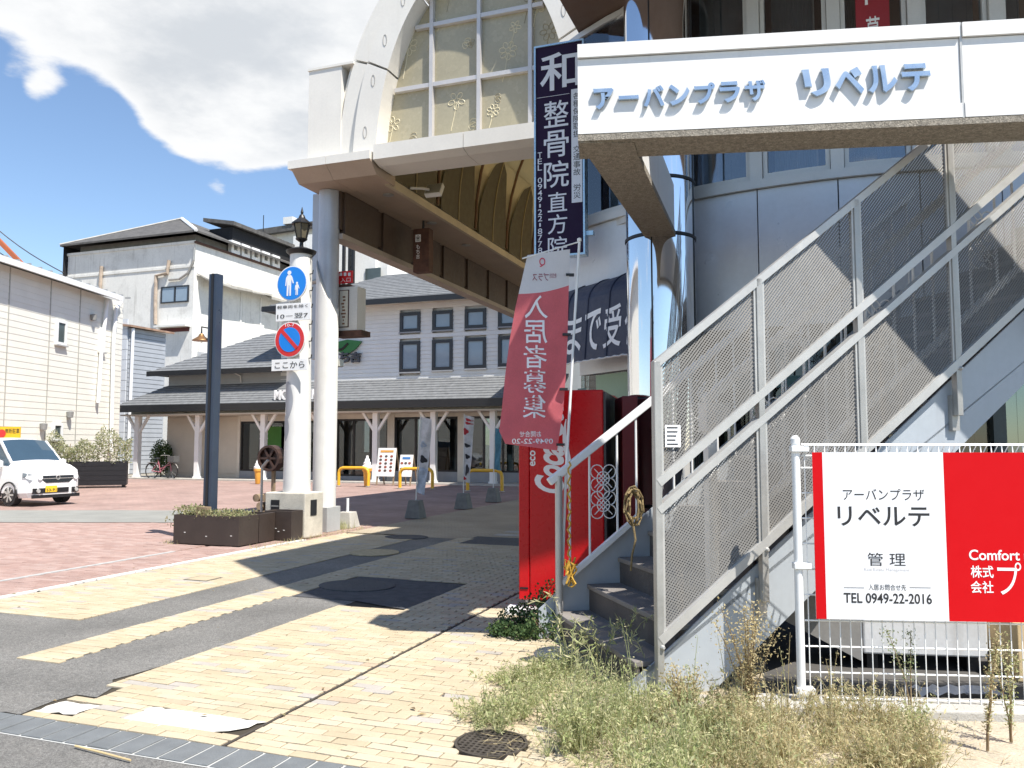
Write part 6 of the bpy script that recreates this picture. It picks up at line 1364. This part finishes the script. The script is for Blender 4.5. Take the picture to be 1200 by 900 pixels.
# side face: sagging corrugated eave, bays
for k in range(6):
    v0 = BV + .2 + k * 2.1; part(MB().box(BU + .002, v0, 0, BU + .06, v0 + .12, 11.6), 'pilaster', m_st2, bb)
    part(MB().box(BU + .002, v0 + .3, 5.0, BU + .03, v0 + 1.9, 7.2), 'shutter', mat('shutter_grey', (.38, .39, .40), .7, var=.1), bb)
    m = MB(); m.hexa([(BU + .06, v0, 12.0 - .1 * (k % 2)), (BU + 1.0, v0, 11.5 - .08 * (k % 2)), (BU + 1.0, v0 + 2.09, 11.45 + .1 * (k % 3)), (BU + .06, v0 + 2.09, 12.0), (BU + .06, v0, 12.06), (BU + 1.0, v0, 11.6), (BU + 1.0, v0 + 2.09, 11.58 + .1 * (k % 3)), (BU + .06, v0 + 2.09, 12.08)]); part(m, 'eave_sheet', mat('sheet_old', (.40, .38, .34), .7, var=.3, vs=2), bb)
for k in range(5):
    v0 = GF.px(270 + k * 12, 292 + k * 5, BU)[1]; z0 = BZ + .1; part(MB().box(BU - .2, v0, z0, BU + .1, v0 + .85, z0 + .22).box(BU - .2, v0, z0 + .62, BU + .1, v0 + .85, z0 + .84).box(BU - .2, v0, z0 + .22, BU + .1, v0 + .25, z0 + .62).box(BU - .2, v0 + .6, z0 + .22, BU + .1, v0 + .85, z0 + .62), 'screen_block', m_wclean, bb)
m_dr = mat('dark_roof', (.10, .095, .09), .8, var=.35, vs=3, bump=.4, bs=10)
part(MB().box(BL + .6, BV + .4, BZ + .12, BU - .3, BV + 12.6, BZ + .62), 'attic_wall', mat('attic_grey', (.20, .20, .19), .7, var=.2, vs=3), bb)
ez = BZ + .62; ax = GF.py(213, 257, BV + 4.0); e = [(BL - .2, BV - .5, ez), (BU + .5, BV - .5, ez), (BU + .5, BV + 13.2, ez), (BL - .2, BV + 13.2, ez)]; R1 = (ax[0], BV + 4.0, ax[2]); R2 = (ax[0], BV + 9.6, ax[2])
for nm, pts in (('roof_front', [e[0], e[1], R1]), ('roof_side', [e[1], e[2], R2, R1]), ('roof_back', [e[2], e[3], R2]), ('roof_far', [e[3], e[0], R1, R2])): part(roofplane(pts, .12), nm, m_dr, bb)
part(MB().tube([e[1], (R1[0], R1[1], R1[2] + .05)], .12, 6), 'hip_tile', m_wclean, bb); part(MB().tube([e[0], (R1[0], R1[1], R1[2] + .05)], .08, 6), 'hip_tile', m_conc, bb)
part(roofplane([(BU - 2.2, BV + 3.2, ax[2] - .35), (BU + .3, BV + 3.2, ax[2] - .8), (BU + .3, BV + 12, ax[2] - .8), (BU - 2.2, BV + 12, ax[2] - .35)], .25), 'upper_roof', m_dr, bb); part(MB().box(BU - 2.0, BV + 3.6, ez + .2, BU - .1, BV + 11.8, ax[2] - 1.06), 'upper_wall', m_dark, bb)
part(MB().tube([(BU - 1, BV + 8, ax[2] - .2), (BU - 1, BV + 8, ax[2] + 1.0)], .03, 5), 'aerial', m_black, bb)
# further block to the right of it
q0 = GF.py(287, 275, 58); q1 = GF.py(372, 300, 58)
fb = thing('distant_building', 'pale old building with dark eave seen behind the lamp pillar', 'building', GF, (q0[0] + 4, 60, 0))
part(MB().box(q0[0], 58, 0, q1[0], 66, GF.py(320, 270, 58)[2]), 'wall', m_st, fb); part(roofplane([(q0[0] - .6, 57.3, GF.py(320, 271, 58)[2]), (q1[0] + .3, 57.3, GF.py(320, 267, 58)[2]), (q1[0] + .3, 66, GF.py(320, 250, 58)[2]), (q0[0] - .6, 66, GF.py(320, 258, 58)[2])], .5), 'roof', m_dr, fb)
part(MB().box(GF.py(330, 265, 57)[0], 57.2, GF.py(330, 262, 57)[2], GF.py(341, 265, 57)[0], 58.5, GF.py(330, 254, 57)[2]), 'roof_vent', m_post, fb)
q0 = GF.py(398, 330, 50); q1 = GF.py(452, 300, 50); wb_ = thing('white_block', 'plain white block behind the shop roof with a steel escape ladder', 'building', GF, ((q0[0] + q1[0]) / 2, 52, 0)); zt = GF.py(430, 268, 50)[2]
part(MB().box(q0[0] - 4, 50, 0, GF.py(440, 300, 50)[0], 58, zt), 'wall', m_st2, wb_); part(MB().box(GF.py(440, 300, 50)[0], 50.3, 0, q1[0], 57, GF.py(450, 303, 50)[2]), 'side_wall', m_st2, wb_)
for px in (403, 410, 414): x = GF.py(px, 300, 49)[0]; part(MB().box(x - .09, 48.9, 0, x + .09, 49.1, GF.py(px, 268, 49)[2]), 'ladder_rail', m_black, wb_)
for k in range(9): z = 9 + k * .8; part(MB().box(GF.py(410, 300, 49)[0], 48.95, z, GF.py(414, 300, 49)[0], 49.05, z + .08), 'ladder_rung', m_black, wb_)
p = GF.py(428, 328, 49.9); part(MB().box(p[0], 49.9, p[2], p[0] + 1.2, 49.99, p[2] + .8), 'window', mat('pane_dark', (.08, .10, .10), .1), wb_)
# wires and the rusty beam over the left building
for i, (a, b) in enumerate((((-30, 245), (75, 320)), ((-30, 275), (70, 330)))):
    P_ = [dp(a[0] + (b[0] - a[0]) * t, a[1] + (b[1] - a[1]) * t + 6 * math.sin(t * math.pi), 38) for t in [k / 8 for k in range(9)]]
    solo(MB().tube(P_, .025, 5), 'overhead_wire', m_black, WF, (P_[4][0], P_[4][1], P_[4][2]), ('upper' if i == 0 else 'lower') + ' of two thin overhead wires above the cream building', 'wire')
a = dp(-8, 275, 27); b = dp(28, 312, 27); m = MB(); m.bar(a, b, .14, .14); solo(m, 'rusty_beam', mat('red_oxide', (.36, .10, .04), .8, var=.2), WF, (b[0], b[1], b[2]), 'rust-red steel strut rising above the left building roof', 'beam')

# ------------------------------------------------------------------ hedge, planter, bicycle, yellow board
q = gp(148, 571); HFm = Frame(R(22), q[0], q[1])
t = thing('long_planter', 'long black board planter holding the pale hedge', 'planter', HFm, (-1.5, .4, 0))
for k in range(5): part(MB().box(-3.4, 0, .08 + k * .165, 0, .04, .08 + k * .165 + .158), 'board', m_black, t)
for k in range(5): part(MB().box(-.04, .045, .08 + k * .165, 0, .8, .08 + k * .165 + .158), 'end_board', m_black, t)
for x in (-.15, -1.7, -3.2): part(MB().box(x, .1, 0, x + .1, .6, .08), 'foot', m_black, t)
part(MB().box(-3.4, .05, .1, -.05, .8, .8), 'soil', mat('soil', (.06, .045, .03), .95), t)
t = thing('hedge', 'pale variegated leafy hedge growing in the long black planter', 'hedge', HFm, (-1.5, .4, .8)); m = MB(); s_ = MB()
for _ in range(9000):
    x = random.uniform(-4.2, .1); h = 1.0 + .45 * math.sin(x * 2.3) * math.sin(x * 5.1 + 1) + (.5 if -1.05 < x < -.75 else 0); m.leaf((x, random.uniform(-.05, .85), .8 + random.random() ** .8 * max(.3, h * .85)), random.uniform(.04, .09), .6, .2)
for x in [-4 + .3 * i for i in range(14)]: s_.tube([(x, .4, .75), (x + .1, .4, 1.5)], .012, 5)
part(m, 'foliage', straw('variegated', [(.50, .48, .32), (.58, .55, .40), (.30, .33, .14), (.10, .13, .05), (.45, .46, .28)]), t, kind='stuff'); part(s_, 'stem', m_wood, t, kind='stuff')
t = thing('dark_shrub', 'dark shrub in shade beside the verandah corner post', 'shrub', GF, (Ux(168, 27.0, 555), 27.0, 0)); m = MB(); x0 = Ux(168, 27.3, 555)
for _ in range(3000): v_ = Vector((random.gauss(0, 1), random.gauss(0, 1), random.gauss(0, 1))).normalized() * random.random() ** .4; m.leaf((x0 - .1 + v_.x * .5, 28.4 + v_.y * .4, .9 + v_.z * .8), .08, .6)
part(m, 'foliage', m_ivy, t, kind='stuff'); part(MB().tube([(x0 - .1, 28.4, 0), (x0 - .1, 28.4, .9)], .03, 6), 'stem', m_wood, t)
def bicycle():
    q = GF.g(189, 562); BY = Frame(GF.rot, *GF.w(Ux(189, 27.5, 560), 27.5)[:2]); t = thing('bicycle', 'pink city bicycle parked by the shop verandah', 'bicycle', BY, (0, 0, 0)); r = .33
    for x in (-.52, .52):
        w = part(MB().tube([(x + r * math.cos(a), 0, r + .02 + r * math.sin(a)) for a in [k * math.pi / 12 for k in range(25)]], .022, 6, False), 'wheel', m_black, t); s_ = MB()
        for k in range(10): a = k * math.pi / 5; s_.tube([(x, 0, r + .02), (x + r * .95 * math.cos(a), 0, r + .02 + r * .95 * math.sin(a))], .004, 4)
        part(s_, 'spokes', m_steel, w); part(MB().tube([(x + (r + .03) * math.cos(a), 0, r + .02 + (r + .03) * math.sin(a)) for a in [R(20) + k * R(140) / 10 for k in range(11)]], .02, 5), 'mudguard', m_steel, w)
    pk = mat('bike_pink', (.45, .16, .20), .4); f = MB()
    for a, b in (((.52, 0, .35), (.42, 0, .80)), ((.42, 0, .75), (-.05, 0, .30)), ((.42, 0, .62), (-.12, 0, .42)), ((-.05, 0, .30), (-.20, 0, .82)), ((-.05, 0, .30), (-.52, 0, .35)), ((-.18, 0, .7), (-.52, 0, .35))): f.tube([a, b], .02, 6)
    part(f, 'frame', pk, t); part(MB().tube([(.42, 0, .80), (.40, 0, 1.0), (.32, -.25, 1.02), (.2, -.28, 1.0)], .014, 6), 'handlebar', m_steel, t); part(MB().lathe([(.0, 0), (.12, .01), (.10, .07), (0, .09)], (-.22, 0, .84), 10), 'saddle', m_black, t)
    part(MB().box(.45, -.17, .74, .78, .17, .98), 'basket', mat('basket', (.10, .10, .10), .6), t); part(MB().box(-.75, -.06, .70, -.3, .06, .72), 'carrier', m_steel, t)
bicycle()
a = dp(-12, 513, 23.5); b = dp(24, 500, 23.5); t = thing('parking_board', 'yellow no-parking notice board behind the white car', 'sign', WF, ((a[0] + b[0]) / 2, 23.5, 0)); part(MB().box(a[0], 23.5, a[2] - .12, b[0], 23.53, b[2]), 'board', mat('board_yellow', (.80, .48, .02), .5), t)
letters(t, '無断駐車', dp(6, 506, 23.5)[0], dp(6, 508, 23.5)[2], dp(23, 503, 23.5)[0], dp(6, 502, 23.5)[2], 23.495, m_blackprint, 0); part(MB().xz([(dp(2, 508, 23.5)[0] + .12 * math.cos(k * .5), dp(2, 508, 23.5)[2] + .12 * math.sin(k * .5)) for k in range(13)], 23.49, 23.499), 'symbol', m_sr, t); part(MB().tube([(a[0] + .3, 23.55, 0), (a[0] + .3, 23.55, b[2])], .03, 6), 'post', m_steel, t)

# ------------------------------------------------------------------ white kei car
hd = R(-25); h = (math.cos(hd), math.sin(hd)); ax0 = gp(12, 593); rt_ = (h[1], -h[0])
cx, cy = ax0[0] - .68 * rt_[0] + .73 * h[0], ax0[1] - .68 * rt_[1] + .73 * h[1]
CF = Frame(hd, cx, cy)        # local x forward (0 at the nose), local y to the car's left
car = thing('parked_car', 'small white hatchback with yellow number plate parked at the left', 'car', CF, (-1.7, 0, 0))
ST = [ # x, zb, wm, zmid, wbelt, zbelt, wroof, zroof, crown
 (0.00, .27, .50, .52, .48, .70, .40, .74, .01), (-.06, .22, .60, .56, .58, .77, .50, .82, .015), (-.18, .20, .68, .60, .66, .84, .58, .90, .02), (-.40, .19, .725, .64, .70, .90, .62, .97, .03), (-.72, .19, .737, .66, .712, .94, .63, 1.03, .03),
 (-.80, .19, .737, .66, .712, .955, .62, 1.07, .03), (-1.05, .19, .737, .67, .712, .97, .605, 1.32, .03), (-1.36, .19, .737, .68, .712, .98, .575, 1.575, .035), (-1.8, .19, .737, .68, .712, .985, .57, 1.625, .03), (-2.4, .19, .737, .68, .712, 1.0, .57, 1.63, .025), (-2.95, .19, .737, .68, .71, 1.01, .565, 1.605, .02), (-3.2, .2, .735, .68, .70, 1.01, .55, 1.55, .02), (-3.36, .24, .71, .66, .68, 1.0, .56, 1.10, .02), (-3.395, .3, .66, .62, .62, .9, .5, .98, .01)]
def sec(s, sg): x, zb, wm, zm, wb, zbe, wr, zr, cr = s; return [(x, sg * wm * .9, zb), (x, sg * wm, zb + .12), (x, sg * wm, zm), (x, sg * wb, zbe), (x, sg * wr, zr), (x, sg * wr * .5, zr + cr * .8), (x, 0, zr + cr)]
body, gsd, gws = MB(), MB(), MB()
for sg in (-1, 1):
    for A, B in zip(ST[:-1], ST[1:]):
        a, b = sec(A, sg), sec(B, sg)
        for i in range(6):
            q = [a[i], a[i + 1], b[i + 1], b[i]]; q = q if sg < 0 else q[::-1]
            tgt = body
            if i == 3 and A[0] <= -.80 and B[0] >= -3.2: tgt = gsd
            if i >= 4 and A[0] <= -.79 and B[0] >= -1.37: tgt = gws
            tgt.add(q, [(0, 1, 2, 3)])
    body.add([sec(ST[0], sg)[i] for i in range(7)] + [(0, 0, ST[0][1])], [tuple(range(8)) if sg > 0 else tuple(range(8))[::-1]])
m_car = mat('car_white', (.80, .80, .80), .25, var=.02, coat=.6); m_cg = mat('car_glass', (.04, .07, .10), .05, var=.05, spec=.8)
part(body, 'body', m_car, car, smooth=True); part(gsd, 'side_glass', m_cg, car, smooth=True); part(gws, 'windscreen', m_cg, car, smooth=True)
for sg in (-1, 1):
    m = MB(); m.bar((-.78, sg * .655, 1.02), (-1.34, sg * .585, 1.56), .05, .05); part(m, 'pillar', m_car, car); m = MB(); m.bar((-1.95, sg * .71, 1.0), (-2.0, sg * .575, 1.6), .07, .03); part(m, 'pillar', m_black, car)
    part(MB().lathe([(.0, -.1), (.085, -.07), (.085, .06), (0, .1)], (-.98, sg * .83, 1.02), 10), 'mirror', m_car, car, smooth=True)
    hl = MB(); P = [(-.03, .36, .615), (-.02, .40, .72), (-.10, .60, .76), (-.30, .715, .80), (-.30, .722, .70), (-.10, .655, .62)]; hl.add([(x + .03, sg * y, z) for x, y, z in P], [tuple(range(6)) if sg > 0 else tuple(range(6))[::-1]]); hl.add([(x - .03, sg * y * .96, z) for x, y, z in P], [tuple(range(6))[::-1] if sg > 0 else tuple(range(6))])
    for i in range(6): j = (i + 1) % 6; hl.f.append((i, j, 6 + j, 6 + i))
    hl_ = part(hl, 'headlight', mat("headlight", (.22, .23, .25), .1, .4, spec=.8), car); hb = MB().lathe([(.0, 0), (.06, .01), (.06, .03)], (0, 0, 0), 12); hb.v = [(.005 + z, sg * .47 + x, .685 + y) for x, y, z in hb.v]; part(hb, 'lens', m_wclean, hl_)
    m = MB().box(-.02, sg * .38, .30, .03, sg * .60, .43); m.v = [(x - .06 * (abs(y) > .5), y, z) for x, y, z in m.v]; fg = part(m, 'fog_lamp', m_black, car); m = MB().tube([(.0, sg * .50, .365), (.035, sg * .50, .365)], .045, 12); part(m, 'lens', m_alu, fg)
    for x in (-.73, -3.25 + .0): 
        if x < -3: x = -.73 - 2.52 + .0
        w = part(MB().tube([(x, sg * .56, .27), (x, sg * .73, .27)], .268, 28), 'wheel', mat('tyre', (.02, .02, .022), .8), car, smooth=True)
        part(MB().tube([(x, sg * .728, .27), (x, sg * .737, .27)], .19, 24), 'rim', mat('rim_dark', (.06, .06, .065), .4, .6), w, smooth=True)
        for k in range(7): a = k * 2 * math.pi / 7; m = MB(); m.bar((x, sg * .742, .27), (x + .18 * math.cos(a), sg * .742, .27 + .18 * math.sin(a)), .04, .012, (0, sg, 0)); part(m, 'spoke', m_alu, w)
        m = MB().tube([(x + .30 * math.cos(a), sg * .738, .27 + .30 * math.sin(a)) for a in [R(-10) + k * R(200) / 12 for k in range(13)]], .022, 5); part(m, 'wheel_arch', m_black, w)
m = MB(); 
for (z0, z1, w0, w1) in ((.555, .645, .30, .43), (.665, .725, .44, .43)): m.hexa([(-.05, -w0, z0), (.012, -w0, z0), (.012, w0, z0), (-.05, w0, z0), (-.05, -w1, z1), (.004, -w1, z1), (.004, w1, z1), (-.05, w1, z1)])
part(m, 'grille', mat('grille_black', (.015, .015, .017), .25), car); part(MB().box(.0, -.42, .656, .016, .42, .664), 'grille_bar', m_alu, car)
part(MB().tube([(.013, .05 * math.cos(a), .675 + .05 * math.sin(a)) for a in [k * math.pi / 6 for k in range(13)]], .009, 5, False), 'emblem', m_alu, car)
part(MB().box(-.04, -.36, .31, .014, .30, .43), 'lower_grille', m_black, car); np_ = part(MB().box(.015, -.32, .33, .022, -.02, .48), 'number_plate', mat('plate_yellow', (.85, .55, .03), .4), car)
b_ = MB(); put(b_, '53-91', lambda p, q, r: (.0235, -.30 + .26 * p, .345 + .07 * q), .02); part(b_, 'lettering', m_blackprint, np_)
part(MB().box(-.06, -.62, .19, -.01, .62, .27), 'front_lip', m_black, car)
for sg in (-1, 1): part(MB().box(-1.75, sg * .738, .78, -1.60, sg * .75, .81), 'door_handle', m_car, car); part(MB().box(-1.96, sg * .7375, .3, -1.95, sg * .740, .96), 'door_gap', m_black, car)
m = MB(); m.tube([(-.74, .45, 1.06), (-.95, .1, 1.10), (-.78, -.1, 1.08)], .01, 4); part(m, 'wiper', m_black, car)

# ------------------------------------------------------------------ fallen leaves and grit on the paving
m = MB()
for _ in range(120):
    k = random.random()
    if k < .45: u, v = -7.45 + random.gauss(0, .12), random.uniform(6, 13)
    elif k < .75: u, v = random.gauss(-1.9, .5), random.uniform(3.6, 5.6)
    else: u, v = random.uniform(-7.2, -2), random.uniform(3.5, 9)
    a = random.random() * 6.28; l = random.uniform(.008, .028); w = l * random.uniform(.3, .6); ca, sa = math.cos(a), math.sin(a); z = .006
    m.add([(u - l * ca, v - l * sa, z), (u + w * sa, v - w * ca, z + random.uniform(.001, .008)), (u + l * ca, v + l * sa, z), (u - w * sa, v + w * ca, z + random.uniform(.001, .008))], [(0, 1, 2, 3)])
solo(m, 'leaf_litter', mat('leaf_litter', (.2, .14, .07), .9, rcols=[(0, (.10, .07, .04)), (.5, (.30, .22, .11)), (1, (.16, .15, .07))]), GF, (-4, 6), 'scattered dry leaf bits and grit on the paving', 'litter', kind='stuff')
m = MB()
for _ in range(420):
    v = random.uniform(9.6, 13.0); u = -7.42 + random.gauss(0, .05) + (.0 if v < 11 else -.02); 
    if random.random() < .3: u, v = -9.05 + random.gauss(0, .1), random.uniform(9.8, 10.4)
    m.blade((u, v, 0), (u + random.gauss(0, .03), v + random.gauss(0, .03), random.uniform(.02, .09)), .006)
solo(m, 'kerb_grass', m_dry, GF, (-7.45, 11), 'sparse dry grass along the kerb line by the planters', 'grass', kind='stuff')
